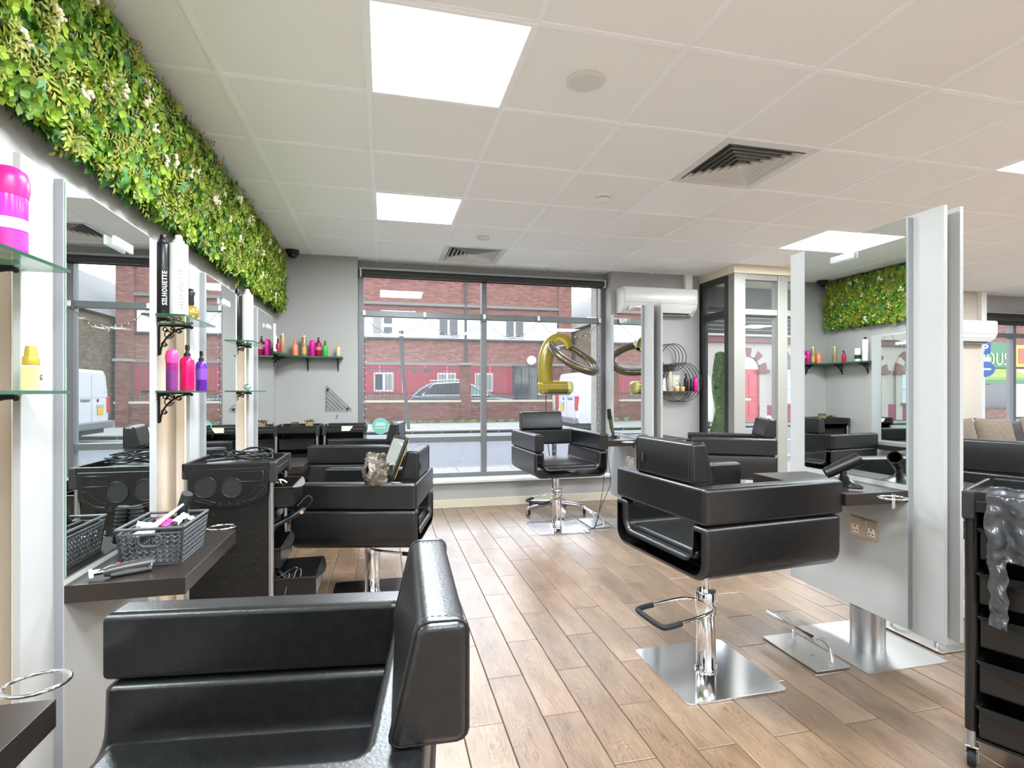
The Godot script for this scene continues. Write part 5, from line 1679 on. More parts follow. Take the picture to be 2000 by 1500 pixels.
	part(dm, "side_arm", MB.new().box(Vector3(0.14, 0.8, 0), Vector3(0.03, 0.46, 0.1), 0.005), M.black)
	# sticker on the big window, hooks and fairy lights
	var s := thing("window_sticker", "round teal hygiene rating sticker low on the big window", "sticker", P(-0.03, 0.84, 5.712))
	part(s, "disc", MB.new().lathe([Vector2(0, 0), Vector2(0.085, 0)], 36, Vector3.ZERO, Basis(Vector3.RIGHT, PI / 2)), M.sticker)
	var mk := MB.new()
	for i in 5:
		mk.box(Vector3(-0.044 + i * 0.022, -0.018, 0.001), Vector3(0.014, 0.014, 0.001), 0.0, Basis(Vector3(0, 0, 1), PI / 4))
	part(s, "star_row", mk, mat(rgb(214, 220, 120), 0.5))
	part(s, "print_line", MB.new().box(Vector3(0, 0.03, 0.001), Vector3(0.09, 0.008, 0.001)).box(Vector3(0, 0.012, 0.001), Vector3(0.1, 0.008, 0.001)), M.print_white)
	var fl := thing("fairy_light_string", "unlit fairy light string swagged along the window transom and sides", "string lights", P(0, 0, 5.66))
	var hooks := [-0.19, 0.42, 1.055, 1.66, 2.38]
	var wire := MB.new()
	var bulbs := MB.new()
	for i in 4:
		var pts := []
		for j in 13:
			var u := j / 12.0
			var p := Vector3(lerpf(hooks[i], hooks[i + 1], u), 1.97 - 0.19 * 4.0 * u * (1 - u) + (0.012 if j % 2 else -0.008), 0)
			pts.append(p)
			bulbs.tube([p, p + Vector3(0.008, 0.02 if j % 3 else -0.02, 0.004)], 0.0032, 5)
		wire.tube(curve(pts, 2), 0.0022, 5)
	for x in [-0.185, 2.37]:
		wire.tube([Vector3(x, 1.97, 0), Vector3(x, 0.34, 0)], 0.002, 5)
		for j in 26:
			bulbs.tube([Vector3(x, 1.92 - j * 0.06, 0), Vector3(x + (0.018 if j % 2 else -0.014), 1.925 - j * 0.06, 0.004)], 0.0032, 5)
	part(fl, "wire", wire, M.black)
	part(fl, "bulbs", bulbs, M.grille).set_meta("kind", "stuff")
	for x in hooks:
		part(fl, "clip", MB.new().box(Vector3(x, 2.0, 0.004), Vector3(0.03, 0.05, 0.012), 0.004), M.white_plastic)

func pillow(w: float, h: float, th: float, sd: int) -> MB:
	var b := MB.new()
	var n := 18
	var f := FastNoiseLite.new()
	f.seed = 60 + sd
	f.frequency = 5.0
	for s in [1.0, -1.0]:
		var ps := []
		var ns := []
		for i in n + 1:
			var row := []
			for j in n + 1:
				var u := i / float(n) * 2 - 1
				var v := j / float(n) * 2 - 1
				var e := pow(maxf(0.0, (1 - u * u) * (1 - v * v)), 0.45)
				var pinch := 1.0 - 0.10 * (1.0 - u * u) * absf(v) * 0.6 - 0.06 * (1 - v * v) * absf(u)
				row.append(Vector3(u * w / 2 * pinch, v * h / 2 * pinch, s * th / 2 * e * (1.0 + 0.25 * f.get_noise_2d(u, v)) + 0.006 * f.get_noise_2d(u * 4.0, v * 4.0)))
			ps.append(row)
		for i in n + 1:
			var row := []
			for j in n + 1:
				var du: Vector3 = ps[mini(i + 1, n)][j] - ps[maxi(i - 1, 0)][j]
				var dv: Vector3 = ps[i][mini(j + 1, n)] - ps[i][maxi(j - 1, 0)]
				row.append(b.vert(ps[i][j], du.cross(dv).normalized() * s))
			ns.append(row)
		for i in n:
			for j in n:
				b.quad(ns[i][j], ns[i + 1][j], ns[i + 1][j + 1], ns[i][j + 1])
	return b

# ---------- foliage wall
func leaf(b: MB, at: Vector3, dirv: Vector3, up: Vector3, len_: float, wid: float) -> void:
	var side := dirv.cross(up).normalized()
	var n1 := (up + side * 0.25).normalized()
	var n2 := (up - side * 0.25).normalized()
	var tip := at + dirv * len_ - up * len_ * 0.12
	var mid := at + dirv * len_ * 0.5 + up * len_ * 0.08
	var l1 := at + dirv * len_ * 0.32 + side * wid * 0.5 + up * len_ * 0.12
	var l2 := at + dirv * len_ * 0.72 + side * wid * 0.46 + up * len_ * 0.06
	var r1 := at + dirv * len_ * 0.32 - side * wid * 0.5 + up * len_ * 0.12
	var r2 := at + dirv * len_ * 0.72 - side * wid * 0.46 + up * len_ * 0.06
	var a := b.vert(at, n2)
	var m := b.vert(mid, n2)
	var t := b.vert(tip, n2)
	var p := b.vert(l1, n2)
	var q := b.vert(l2, n2)
	b.tri(a, m, p); b.tri(p, m, q); b.tri(q, m, t)
	a = b.vert(at, n1)
	m = b.vert(mid, n1)
	t = b.vert(tip, n1)
	p = b.vert(r1, n1)
	q = b.vert(r2, n1)
	b.tri(a, m, p); b.tri(p, m, q); b.tri(q, m, t)

func sprigs() -> Array:
	var out := []
	# 0, 1: box leaves, round
	for k in 2:
		var b := MB.new()
		for ring in 2:
			var cnt := 5 if ring == 0 else 4
			for i in cnt:
				var a := TAU * i / cnt + ring * 0.6 + k * 0.3
				var tilt := 0.35 if ring == 0 else 0.9
				var dv := (Vector3(cos(a), 0, sin(a)) * cos(tilt) + Vector3.UP * sin(tilt)).normalized()
				var up := (Vector3.UP - dv * dv.y).normalized()
				leaf(b, dv * 0.006 + Vector3(0, 0.012 * ring, 0), dv, up, 0.021 - 0.004 * ring, 0.017)
		out.append(b.mesh())
	# 2: cedar-like fingers
	var c := MB.new()
	for i in 9:
		var s := -1.0 if i % 2 else 1.0
		var along := 0.004 + i * 0.0075
		var dv := Vector3(s * 0.75, 0.25, 0.65).normalized()
		if i == 8:
			dv = Vector3(0, 0.1, 1).normalized()
		leaf(c, Vector3(0, 0.012 + along * 0.25, along - 0.03), dv, (Vector3.UP - dv * dv.y).normalized(), 0.026 - i * 0.001, 0.0065)
	out.append(c.mesh())
	# 3: ivy leaf, five lobes
	var v := MB.new()
	var ctr := Vector3(0, 0.014, 0)
	var lob := [[0, 0.034], [36, 0.018], [68, 0.028], [102, 0.016], [140, 0.022], [180, 0.008], [220, 0.022], [258, 0.016], [292, 0.028], [324, 0.018]]
	for i in lob.size():
		var a0 := deg_to_rad(lob[i][0])
		var a1 := deg_to_rad(lob[(i + 1) % lob.size()][0])
		var p0: Vector3 = ctr + Vector3(sin(a0), -0.22, cos(a0)) * lob[i][1]
		var p1: Vector3 = ctr + Vector3(sin(a1), -0.22, cos(a1)) * lob[(i + 1) % lob.size()][1]
		var nn: Vector3 = (p1 - ctr).cross(p0 - ctr).normalized()
		if nn.y < 0:
			nn = -nn
		v.tri(v.vert(ctr, nn), v.vert(p0, nn), v.vert(p1, nn))
	out.append(v.mesh())
	# 4: small dark oval leaves
	var o := MB.new()
	for i in 6:
		var a := TAU * i / 6 + 0.2
		var dv := Vector3(cos(a) * 0.95, 0.3, sin(a) * 0.95).normalized()
		leaf(o, dv * 0.004, dv, (Vector3.UP - dv * dv.y).normalized(), 0.026, 0.012)
	out.append(o.mesh())
	# 5: flower cluster
	var f := MB.new()
	var r := RandomNumberGenerator.new()
	r.seed = 2
	for i in 15:
		var a := r.randf() * TAU
		var q := sqrt(r.randf()) * 0.026
		f.ball(Vector3(cos(a) * q, 0.026 - q * 0.4 + r.randf() * 0.006, sin(a) * q), r.randf_range(0.0055, 0.0085), 6)
	out.append(f.mesh())
	return out

func build_foliage() -> void:
	var t := thing("foliage_panel", "long artificial green leaf panel with cream flowers along the wall top", "foliage wall", P(WALL_L, 1.965, 2.9))
	part(t, "backing", MB.new().box(Vector3(0.012, 0.29, 0), Vector3(0.024, 0.50, 5.06)), mat(rgb(78, 108, 52), 0.9))
	var sp := sprigs()
	var r := RandomNumberGenerator.new()
	r.seed = 11
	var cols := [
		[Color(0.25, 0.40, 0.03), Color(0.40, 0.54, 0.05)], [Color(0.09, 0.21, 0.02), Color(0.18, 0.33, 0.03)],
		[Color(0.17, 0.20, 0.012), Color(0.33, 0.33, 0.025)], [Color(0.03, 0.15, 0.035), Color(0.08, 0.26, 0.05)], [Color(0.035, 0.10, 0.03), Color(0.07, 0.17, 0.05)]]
	var patch := FastNoiseLite.new()
	patch.seed = 4
	patch.frequency = 7.0
	var lists := [[], [], [], [], []]
	var singles := []
	var total := 14500
	for i in total:
		var d := r.randf_range(0.40, 5.42)
		var y := r.randf_range(-0.012, 0.525)
		var q := patch.get_noise_2d(d, y * 1.2)
		var e := r.randf()
		var kind := 4
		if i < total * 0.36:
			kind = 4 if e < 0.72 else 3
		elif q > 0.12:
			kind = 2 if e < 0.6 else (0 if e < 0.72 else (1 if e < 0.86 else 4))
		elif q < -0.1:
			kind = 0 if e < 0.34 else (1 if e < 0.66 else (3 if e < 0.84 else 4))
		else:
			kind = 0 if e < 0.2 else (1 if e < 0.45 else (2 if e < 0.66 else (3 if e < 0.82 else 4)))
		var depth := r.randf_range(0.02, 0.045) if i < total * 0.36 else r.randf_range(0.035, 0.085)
		depth += 0.016 * patch.get_noise_2d(d * 0.6 + 9.0, y)
		var n := Vector3(1, r.randf_range(-0.55, 0.25), r.randf_range(-0.5, 0.5)).normalized()
		var u := n.cross(Vector3(r.randf_range(-1, 1), r.randf_range(-1, 1), r.randf_range(-1, 1))).normalized()
		var b := Basis(u, n, u.cross(n)).scaled(Vector3.ONE * r.randf_range(0.95, 1.5) * (1.15 if kind == 3 else 1.0))
		var col: Color = cols[kind][0].lerp(cols[kind][1], r.randf())
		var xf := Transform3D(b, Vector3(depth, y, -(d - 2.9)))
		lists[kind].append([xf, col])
		if i > total * 0.4 and d > 1.55 and d < 2.3 and singles.size() < 240:
			singles.append([kind, lists[kind].size() - 1])
	var taken := {}
	var leaf_names := ["round_leaf_sprig", "round_leaf_sprig", "cedar_sprig", "ivy_leaf", "dark_leaf_sprig"]
	var lm := []
	for kind in 5:
		for s in 3:
			var c: Color = cols[kind][0].lerp(cols[kind][1], 0.15 + 0.35 * s)
			lm.append(mat(c.linear_to_srgb(), 0.55, 0.0, {"backlight_enabled": true, "backlight": Color(0.25, 0.3, 0.1)}))
	for q in singles:
		taken[Vector2i(q[0], q[1])] = true
		var e = lists[q[0]][q[1]]
		part(t, leaf_names[q[0]], sp[q[0]], lm[q[0] * 3 + r.randi() % 3], e[0].origin, e[0].basis)
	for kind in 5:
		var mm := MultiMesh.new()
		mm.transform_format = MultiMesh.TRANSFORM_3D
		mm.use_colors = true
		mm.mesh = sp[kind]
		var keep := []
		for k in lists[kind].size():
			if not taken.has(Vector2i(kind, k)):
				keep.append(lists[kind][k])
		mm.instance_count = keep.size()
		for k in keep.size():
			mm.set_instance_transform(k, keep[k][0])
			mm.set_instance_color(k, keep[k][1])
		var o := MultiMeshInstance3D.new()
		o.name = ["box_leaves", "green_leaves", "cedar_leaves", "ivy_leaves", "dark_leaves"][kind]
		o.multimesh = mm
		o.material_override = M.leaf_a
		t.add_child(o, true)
		o.set_meta("kind", "stuff")
	for k in 60:
		var d := 0.5 + (k + r.randf()) * 4.85 / 60.0
		var y := r.randf_range(0.04, 0.5)
		var n := Vector3(1, r.randf_range(-0.3, 0.1), r.randf_range(-0.3, 0.3)).normalized()
		var u := n.cross(Vector3.UP).normalized()
		part(t, "flower_cluster", sp[5], M.flower, Vector3(r.randf_range(0.075, 0.092), y, -(d - 2.9)), Basis(u, n, u.cross(n)).rotated(n, r.randf() * TAU).scaled(Vector3.ONE * r.randf_range(0.8, 1.15)))

# ---------- the street outside
func slabs(base: Node, x0: float, x1: float, d0: float, d1: float, y: float, sx: float, sd: float) -> void:
	var m := MB.new().box(Vector3.ZERO, Vector3(sx - 0.012, 0.05, sd - 0.012), 0.004, Basis(), 1).mesh()
	var row := 0
	var d := d0
	while d + sd <= d1 + 0.01:
		var x := x0 + (sx / 2 if row % 2 else 0.0)
		while x + sx <= x1 + 0.01:
			part(base, "paving_slab", m, M.slab_a if rng.randf() < 0.6 else M.slab_b, P(x + sx / 2, y - 0.025, d + sd / 2))
			x += sx
		d += sd
		row += 1

func far_window(parent: Node, x: float, y0: float, y1: float, w: float, d: float, left: Material, right: Material) -> void:
	var o := part(parent, "window", span(x - w / 2, x + w / 2, y0, y1, d - 0.05, d + 0.05), M.upvc)
	var hw := w / 2
	part(o, "pane", span(x - hw + 0.08, x - 0.06, y0 + 0.09, y1 - 0.09, d - 0.06, d + 0.0), left)
	part(o, "pane", span(x + 0.06, x + hw - 0.08, y0 + 0.09, y1 - 0.09, d - 0.06, d + 0.0), right)

func build_street() -> void:
	struct("road", span(-40, 60, ROAD - 0.1, ROAD, 5.85, 60), M.asphalt)
	var near := struct("pavement_near", span(-40, 60, ROAD, GROUND - 0.03, 5.85, 8.75), M.concrete)
	slabs(near, -2.0, 12.0, 5.87, 8.75, GROUND, 0.9, 0.72)
	var far := struct("pavement_far", span(-40, 60, ROAD, GROUND - 0.03, 17.0, 30), M.concrete)
	slabs(far, -4.0, 9.0, 17.2, 20.8, GROUND, 0.9, 0.9)
	var k1 := Node3D.new()
	k1.name = "kerb"
	add_child(k1, true)
	k1.set_meta("kind", "structure")
	for i in 34:
		part(k1, "kerb_stone", span(-12 + i * 0.92, -12 + i * 0.92 + 0.91, ROAD - 0.02, GROUND + 0.002, 8.75, 8.9, 0.01), M.concrete)
		part(k1, "kerb_stone", span(-12 + i * 0.92, -12 + i * 0.92 + 0.91, ROAD - 0.02, GROUND + 0.002, 17.0, 17.16, 0.01), M.concrete)
	struct("road_marking", span(-40, 60, ROAD, ROAD + 0.004, 16.5, 16.6), M.road_line)
	struct("road_marking_centre", span(9.0, 60, ROAD, ROAD + 0.004, 12.6, 12.72), mat(rgb(230, 230, 226), 0.8))
	# brick building with white band and red panels
	var D := 27.0
	var b := thing("brick_building", "red brick building with a white window band and magenta ground floor panels", "building", P(0, 0, 0))
	part(b, "wall", span(-26, 9.62, GROUND, 7.0, D, D + 8), M.brick)
	part(b, "end_pier", span(9.0, 9.7, GROUND, 7.0, D - 0.12, D), M.brick)
	part(b, "white_band", span(-26, 8.9, 3.83, 4.92, D - 0.06, D), M.render_white)
	part(b, "band_flashing", span(-26, 9.0, 3.74, 3.83, D - 0.1, D), M.pole)
	part(b, "band_flashing", span(-26, 9.0, 4.92, 5.0, D - 0.1, D), M.pole)
	part(b, "upper_ledge", span(-26, 9.0, 5.42, 5.56, D - 0.12, D), mat(rgb(96, 94, 90), 0.6))
	part(b, "lintel", span(-26, 9.0, 2.46, 2.60, D - 0.1, D), M.concrete)
	for q in [[-26, 6.5], [8.45, 9.0]]:
		part(b, "red_panel", span(q[0], q[1], 1.08, 2.46, D - 0.06, D), M.magenta)
	for k in 24:
		part(b, "panel_joint", span(-20 + k * 1.1, -20 + k * 1.1 + 0.025, 1.08, 2.46, D - 0.075, D), mat(rgb(226, 120, 140), 0.6))
	for x in [-16.6, -13.3, -10.0, -6.7, -3.36, -0.04, 3.18, 6.6]:
		far_window(b, x, 3.9, 4.85, 1.05, D - 0.06, M.pane_curtain if x < 0 else M.pane_dark, M.pane_dark)
	for x in [-14.0, -10.5, -6.5, -3.2, 0.02, 3.1, 5.0]:
		far_window(b, x, 1.16, 2.10, 0.95, D - 0.06, M.pane_dark if x < 1 else M.pane_curtain, M.pane_curtain)
	part(b, "entrance_glazing", span(6.56, 7.86, 0.2, 2.46, D - 0.05, D), M.pane_dark)
	for x in [6.56, 6.98, 7.4, 7.84]:
		part(b, "entrance_bar", span(x - 0.03, x + 0.03, 0.2, 2.46, D - 0.09, D), M.pole)
	part(b, "entrance_canopy", span(6.5, 8.0, 2.4, 2.5, D - 0.2, D), M.pole)
	for x in [4.05, -2.0]:
		part(b, "downpipe", MB.new().cyl(P(x, 2.6, D - 0.08), P(x, 6.9, D - 0.08), 0.06, 8), M.pole)
	part(b, "globe_lamp", MB.new().ball(P(7.47, 2.76, D - 0.25), 0.25, 14), mat(rgb(240, 240, 236), 0.3))
	part(b, "vent_tile", span(1.95, 2.25, 2.1, 2.25, D - 0.08, D), M.pole)
	part(b, "vent_tile", span(1.4, 1.62, 2.1, 2.25, D - 0.08, D), M.pole)
	# garden wall with pillar and railing
	var G := 21.0
	var w := thing("garden_wall", "low dark red brick garden wall with pillar and railing along the far pavement", "wall", P(0, 0, 0))
	part(w, "brickwork", span(-20, 7.2, GROUND, 0.75, G, G + 0.22), M.brick_dark)
	part(w, "coping", span(-20, 7.25, 0.75, 0.83, G - 0.05, G + 0.27, 0.01), mat(rgb(150, 142, 124), 0.9))
	for x in [3.17, -5.2, -13.5, 7.0]:
		part(w, "pillar", span(x - 0.2, x + 0.2, GROUND, 2.2, G - 0.06, G + 0.3), M.brick_dark)
		part(w, "pillar_cap", span(x - 0.26, x + 0.26, 2.2, 2.3, G - 0.12, G + 0.36, 0.02), M.concrete)
	var rl := MB.new()
	for k in 150:
		var x := -13.0 + k * 0.135
		rl.box(P(x, 1.48, G + 0.11), Vector3(0.018, 1.3, 0.018))
	for y in [0.95, 2.05]:
		rl.box(P(-3.0, y, G + 0.11), Vector3(20.4, 0.035, 0.03))
	part(w, "railing_bars", rl, M.pole).set_meta("kind", "stuff")
	part(w, "weed_strip", weeds(-6.0, 6.8, G - 0.06, 160), mat(rgb(96, 124, 60), 0.9)).set_meta("kind", "stuff")
	solo("street_post", "thin dark leaning metal post on the far pavement", "post", MB.new().tube([P(0.8, GROUND, 17.8), P(0.62, 1.9, 17.8), P(0.56, 3.15, 17.8)], [0.055, 0.06, 0.085], 10), M.post)
	car()
	van()
	# brown brick building with slate roof
	var s := thing("slate_roof_house", "brown brick house with a grey slate roof behind the white van", "house", P(0, 0, 0))
	part(s, "wall", span(9.95, 14.0, GROUND, 4.35, 24.0, 34), M.brick_brown)
	part(s, "plinth_band", span(9.93, 14.0, 1.0, 1.12, 23.96, 24.0), M.concrete)
	part(s, "gutter", span(9.8, 14.1, 4.35, 4.5, 23.8, 24.1), M.pole)
	var rf := MB.new()
	rf.prism([Vector2(9.75, 4.45), Vector2(14.2, 4.45), Vector2(14.2, 7.3), Vector2(12.2, 6.9)], -34.0, -23.75)
	part(s, "roof", rf, M.slate)
	part(s, "drainpipe", MB.new().cyl(P(10.0, 0, 23.9), P(10.0, 4.4, 23.9), 0.05, 8), M.pole)
	# stone building with arches
	stone_building()
	shop_building()
	# white stone pilaster between the shop fronts
	struct("pilaster", span(2.42, 2.62, GROUND, 2.7, 5.85, 6.02), M.stone)
	struct("wall_upper_outside", span(-3.0, 12.0, 2.6, 6.0, 5.72, 5.9), M.brick_dark)
	# topiary by the entrance
	var t := thing("topiary", "clipped twisted evergreen in a pot outside the entrance", "shrub", P(4.40, GROUND, 6.35))
	part(t, "pot", MB.new().lathe([Vector2(0, 0), Vector2(0.15, 0), Vector2(0.2, 0.35), Vector2(0.17, 0.35), Vector2(0, 0.32)], 20), mat(rgb(80, 80, 84), 0.6))
	part(t, "stem", MB.new().cyl(Vector3(0, 0.3, 0), Vector3(0, 1.5, 0), 0.018, 8), M.dark_wood)
	var mm := MultiMesh.new()
	mm.transform_format = MultiMesh.TRANSFORM_3D
	mm.use_colors = true
	mm.mesh = sprigs()[1]
	var pts := []
	for i in 1500:
		var y := rng.randf_range(0.42, 1.75)
		var tw := y * 7.0
		var rad := 0.105 * (1.0 - (y - 0.42) / 1.9)
		var a := rng.randf() * TAU
		var rr := rad * (0.6 + 0.5 * cos(a - tw)) 
		var n := Vector3(cos(a), rng.randf_range(-0.2, 0.5), sin(a)).normalized()
		var u := n.cross(Vector3.UP).normalized()
		pts.append([Transform3D(Basis(u, n, u.cross(n)).scaled(Vector3.ONE * 1.6), Vector3(cos(a) * rr, y, sin(a) * rr)), Color(0.06, 0.15, 0.03).lerp(Color(0.14, 0.27, 0.06), rng.randf())])
	mm.instance_count = pts.size()
	for i in pts.size():
		mm.set_instance_transform(i, pts[i][0])
		mm.set_instance_color(i, pts[i][1])
	var o := MultiMeshInstance3D.new()
	o.name = "leaves"
	o.multimesh = mm
	o.material_override = M.leaf_a
	t.add_child(o, true)
	o.set_meta("kind", "stuff")

func weeds(x0: float, x1: float, d: float, n: int) -> MB:
	var b := MB.new()
	for i in n:
		var x := rng.randf_range(x0, x1)
		var h := rng.randf_range(0.04, 0.16)
		for k in 3:
			b.face(P(x, GROUND, d), P(x + 0.05, GROUND, d), P(x + 0.03 + (k - 1) * 0.08, GROUND + h, d - 0.02), P(x + 0.02 + (k - 1) * 0.08, GROUND + h, d - 0.02), Vector3(0, 0, 1))
	return b

func car() -> void:
	var t := thing("estate_car", "dark grey estate car parked behind the garden wall", "car", P(3.45, GROUND, 24.0))
	# side outline, tail to the left
	var body := [Vector2(-2.45, 0.45), Vector2(-2.4, 0.95), Vector2(-2.2, 1.05), Vector2(1.3, 1.0), Vector2(2.35, 0.85), Vector2(2.5, 0.6), Vector2(2.45, 0.35), Vector2(-2.35, 0.3)]
	part(t, "body", MB.new().prism(body, -0.9, 0.9, 0.12, Transform3D(), 4, 0.3), M.car_grey)
	var cab := [Vector2(-2.3, 1.0), Vector2(-1.95, 1.35), Vector2(-1.45, 1.62), Vector2(-0.6, 1.7), Vector2(0.1, 1.66), Vector2(0.65, 1.45), Vector2(1.35, 0.99)]
	part(t, "cabin", MB.new().prism(cab, -0.78, 0.78, 0.1, Transform3D(), 4, 0.3), M.car_grey)
	part(t, "side_window", MB.new().prism([Vector2(-1.75, 1.1), Vector2(-1.3, 1.5), Vector2(-0.3, 1.56), Vector2(-0.3, 1.08)], 0.775, 0.79), M.pane_dark)
	part(t, "side_window", MB.new().prism([Vector2(-0.2, 1.08), Vector2(-0.2, 1.56), Vector2(0.15, 1.53), Vector2(0.95, 1.08)], 0.775, 0.79), mat(rgb(90, 130, 124), 0.1))
	part(t, "chrome_trim", MB.new().tube([Vector3(-1.85, 1.06, 0.79), Vector3(-1.36, 1.54, 0.79), Vector3(-0.3, 1.61, 0.79), Vector3(0.17, 1.58, 0.79), Vector3(1.05, 1.05, 0.79)], 0.02, 6, true), M.chrome)
	part(t, "roof_rail", MB.new().tube([Vector3(-1.5, 1.68, 0.68), Vector3(-0.5, 1.75, 0.68), Vector3(0.2, 1.68, 0.68)], 0.02, 6), M.chrome)
	part(t, "tail_light", MB.new().box(Vector3(-2.32, 0.92, 0.72), Vector3(0.3, 0.16, 0.32), 0.03), M.tail_red)
	for x in [-1.5, 1.5]:
		for z in [-0.8, 0.8]:
			part(t, "wheel", MB.new().lathe([Vector2(0, -0.1), Vector2(0.3, -0.1), Vector2(0.33, -0.06), Vector2(0.33, 0.06), Vector2(0.3, 0.1), Vector2(0, 0.1)], 20, Vector3(x, 0.33, z), Basis(Vector3.RIGHT, PI / 2)), M.rubber)

func van() -> void:
	# rear towards the salon, length running away
	var t := thing("delivery_van", "white delivery van parked with its rear doors towards the window", "van", P(5.6, ROAD, 15.95), -90)
	var prof := [Vector2(-0.92, 0.38), Vector2(-0.95, 0.9), Vector2(-0.9, 1.25), Vector2(-0.8, 1.75), Vector2(-0.68, 1.9), Vector2(0.68, 1.9), Vector2(0.8, 1.75), Vector2(0.9, 1.25), Vector2(0.95, 0.9), Vector2(0.92, 0.38)]
	part(t, "body", MB.new().prism(prof, -4.6, 0.0, 0.1, Transform3D(), 4, 0.3), M.van_white)
	part(t, "bumper", MB.new().box(Vector3(0, 0.45, 0.04), Vector3(1.86, 0.2, 0.14), 0.05), M.charcoal_plastic)
	part(t, "underbody", MB.new().box(Vector3(0, 0.32, -2.3), Vector3(1.7, 0.2, 4.4)), M.black_matt)
	part(t, "door_gap", MB.new().box(Vector3(0.0, 1.15, 0.002), Vector3(0.012, 1.2, 0.012)).box(Vector3(0, 1.18, 0.002), Vector3(1.5, 0.01, 0.01)), M.grey_plastic)
	for s in [-1, 1]:
		part(t, "tail_light", MB.new().box(Vector3(s * 0.84, 0.98, -0.02), Vector3(0.16, 0.44, 0.1), 0.03), M.tail_red)
		part(t, "hinge", MB.new().box(Vector3(s * 0.74, 1.35, 0.0), Vector3(0.1, 0.04, 0.03), 0.01).box(Vector3(s * 0.74, 0.75, 0.0), Vector3(0.1, 0.04, 0.03), 0.01), M.van_white)
		for z in [-0.9, -3.7]:
			part(t, "wheel", MB.new().lathe([Vector2(0, -0.1), Vector2(0.29, -0.1), Vector2(0.32, -0.06), Vector2(0.32, 0.06), Vector2(0.29, 0.1), Vector2(0, 0.1)], 20, Vector3(s * 0.83, 0.32, z), Basis(Vector3(0, 0, 1), PI / 2)), M.rubber)
		part(t, "side_moulding", MB.new().box(Vector3(s * 0.945, 0.75, -2.3), Vector3(0.03, 0.12, 3.6), 0.01), M.charcoal_plastic)
	var pl := part(t, "number_plate", MB.new().box(Vector3(-0.42, 0.82, 0.012), Vector3(0.3, 0.2, 0.01), 0.003), M.plate_yellow)
	part(pl, "plate_lamp_bar", MB.new().box(Vector3(-0.42, 0.96, 0.014), Vector3(0.34, 0.07, 0.02), 0.005), M.grey_plastic)
	text(t, "lettering", "PEUGEOT", 0.075, M.ink, Transform3D(Basis(), Vector3(0.32, 1.1, 0.012)), false, true)
	part(t, "emblem", MB.new().ball(Vector3(-0.3, 1.1, 0.012), 0.05, 8, Vector3(1, 1, 0.2)), M.ink)

func stone_building() -> void:
	var D := 18.6
	var t := thing("stone_building", "pale stone building with red arches and a red front door", "building", P(0, 0, 0))
	part(t, "wall", span(12.0, 24.5, GROUND, 8.0, D, D + 8), M.stone)
	part(t, "plinth", span(14.62, 24.5, GROUND, 0.62, D - 0.08, D), M.plum)
	part(t, "string_course", span(12.0, 24.5, 3.12, 3.36, D - 0.12, D), M.stone_red)
	part(t, "string_course", span(12.0, 24.5, 3.36, 3.5, D - 0.2, D), M.stone)
	for q in [[14.1, 0.52, true], [16.35, 0.62, false], [18.6, 0.62, false], [20.9, 0.62, false]]:
		var x: float = q[0]
		var r: float = q[1]
		# arch of alternating stones
		for k in 9:
			var a0 := 180.0 * k / 9
			var a1 := 180.0 * (k + 1) / 9 - 1.0
			var p := arc(Vector2(x, 2.05), r + 0.34, a0, a1, 3)
			p.append_array(arc(Vector2(x, 2.05), r, a1, a0, 3))
			part(t, "arch_stone", MB.new().prism(p, -D, -D + 0.1), M.stone_red if k % 2 == 0 else M.stone)
		for s in [-1, 1]:
			part(t, "pilaster", span(x + s * (r + 0.17) - 0.17, x + s * (r + 0.17) + 0.17, GROUND, 1.9, D - 0.1, D), M.stone)
			part(t, "capital", span(x + s * (r + 0.17) - 0.24, x + s * (r + 0.17) + 0.24, 1.9, 2.06, D - 0.18, D, 0.01), M.stone_red)
		var lun := arc(Vector2(x, 2.05), r, 0, 180, 10)
		if q[2]:
			var dr := part(t, "front_door", span(x - r, x + r, 0.0, 2.06, D - 0.03, D), M.door_red)
			for w in [-1, 1]:
				for h in [[0.2, 0.75], [0.95, 1.85]]:
					part(dr, "door_panel", span(x + w * 0.24 - 0.17, x + w * 0.24 + 0.17, h[0], h[1], D - 0.05, D, 0.01), M.door_red)
			part(dr, "letter_box", span(x - 0.14, x + 0.14, 0.82, 0.9, D - 0.06, D), M.brass_plate)
			part(t, "fanlight", MB.new().prism(lun, -D, -D + 0.03), mat(rgb(170, 176, 178), 0.1))
		else:
			part(t, "fanlight", MB.new().prism(lun, -D, -D + 0.03), M.pane_dark)
			part(t, "window_glass", span(x - r, x + r, 0.75, 2.05, D - 0.02, D), mat(rgb(130, 150, 170), 0.1))
			for y in [0.72, 1.35, 2.0]:
				part(t, "window_rail", span(x - r, x + r, y - 0.05, y + 0.05, D - 0.06, D), M.upvc)
			part(t, "window_sill", span(x - r - 0.1, x + r + 0.1, 0.58, 0.68, D - 0.14, D), M.stone_red)

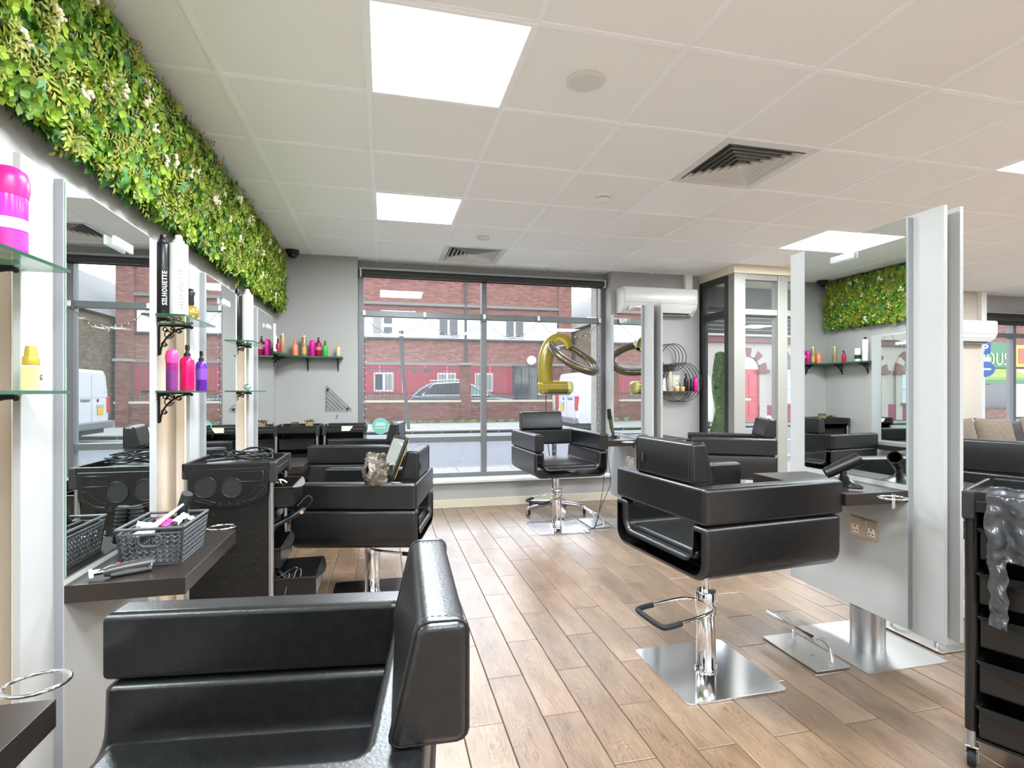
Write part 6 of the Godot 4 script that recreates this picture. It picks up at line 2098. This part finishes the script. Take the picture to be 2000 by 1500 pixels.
func shop_building() -> void:
	var D := 18.6
	var t := thing("takeaway_shop", "red brick shop with a green sign and striped green awning", "shop", P(0, 0, 0))
	part(t, "wall", span(24.5, 34, GROUND, 8.0, D, D + 6), M.brick)
	part(t, "sign_board", span(25.0, 27.95, 2.25, 3.4, D - 0.12, D), M.shop_green)
	var tx := text(t, "lettering", "CIOUS", 0.55, mat(rgb(226, 226, 150), 0.5), Transform3D(Basis(), P(26.75, 2.62, D - 0.14)))
	part(t, "awning", MB.new().prism([Vector2(0, 0), Vector2(0.9, -0.45), Vector2(0.9, -0.62), Vector2(0, -0.15)], 25.0, 27.95, 0.0, Transform3D(Basis(Vector3(0, 0, 1), Vector3(0, 1, 0), Vector3(1, 0, 0)), P(0, 2.25, D))), M.shop_lime)
	part(t, "awning_valance", span(25.0, 27.95, 1.5, 1.68, D - 0.92, D - 0.88), M.shop_green)
	part(t, "shop_window", span(25.1, 27.8, 0.4, 1.6, D - 0.04, D), M.pane_dark)
	part(t, "sign_board", span(28.2, 31.5, 2.3, 3.3, D - 0.12, D), M.sign_yellow)
	part(t, "sign_panel", span(28.35, 29.3, 2.45, 3.15, D - 0.14, D), mat(rgb(170, 60, 40), 0.5))
	part(t, "shop_front", span(28.2, 31.5, 0.0, 2.2, D - 0.05, D), M.upvc)
	part(t, "side_pier", span(28.0, 28.2, GROUND, 3.6, D - 0.1, D), M.upvc)
	var s := thing("road_sign", "blue round arrow sign and parking sign on a grey pole", "road sign", P(12.62, GROUND, 8.9))
	part(s, "pole", MB.new().cyl(Vector3(0, 0, 0), Vector3(0, 2.5, 0), 0.035, 10), M.satin)
	var rbs := Basis(Vector3.UP, deg_to_rad(-50))
	part(s, "parking_plate", MB.new().box(Vector3(0, 2.17, 0), Vector3(0.2, 0.26, 0.01), 0.002), M.sign_blue, Vector3(0, 0, 0.04), rbs)
	text(s, "lettering", "P", 0.15, M.print_white, Transform3D(rbs, Vector3(0, 2.18, 0.05)), false, true)
	var disc := part(s, "arrow_disc", MB.new().lathe([Vector2(0, -0.005), Vector2(0.17, -0.005), Vector2(0.17, 0.005), Vector2(0, 0.005)], 32, Vector3(0, 1.72, 0), Basis(Vector3.RIGHT, PI / 2)), M.sign_blue, Vector3(0, 0, 0.04), rbs)
	part(disc, "arrow", MB.new().box(Vector3(0, 1.72, 0.008), Vector3(0.2, 0.035, 0.004)).prism([Vector2(-0.13, 1.72), Vector2(-0.05, 1.78), Vector2(-0.05, 1.66)], 0.006, 0.01), M.print_white)
	part(s, "notice_plate", MB.new().box(Vector3(0, 1.93, 0), Vector3(0.2, 0.09, 0.01), 0.002), M.print_white, Vector3(0, 0, 0.04), rbs)
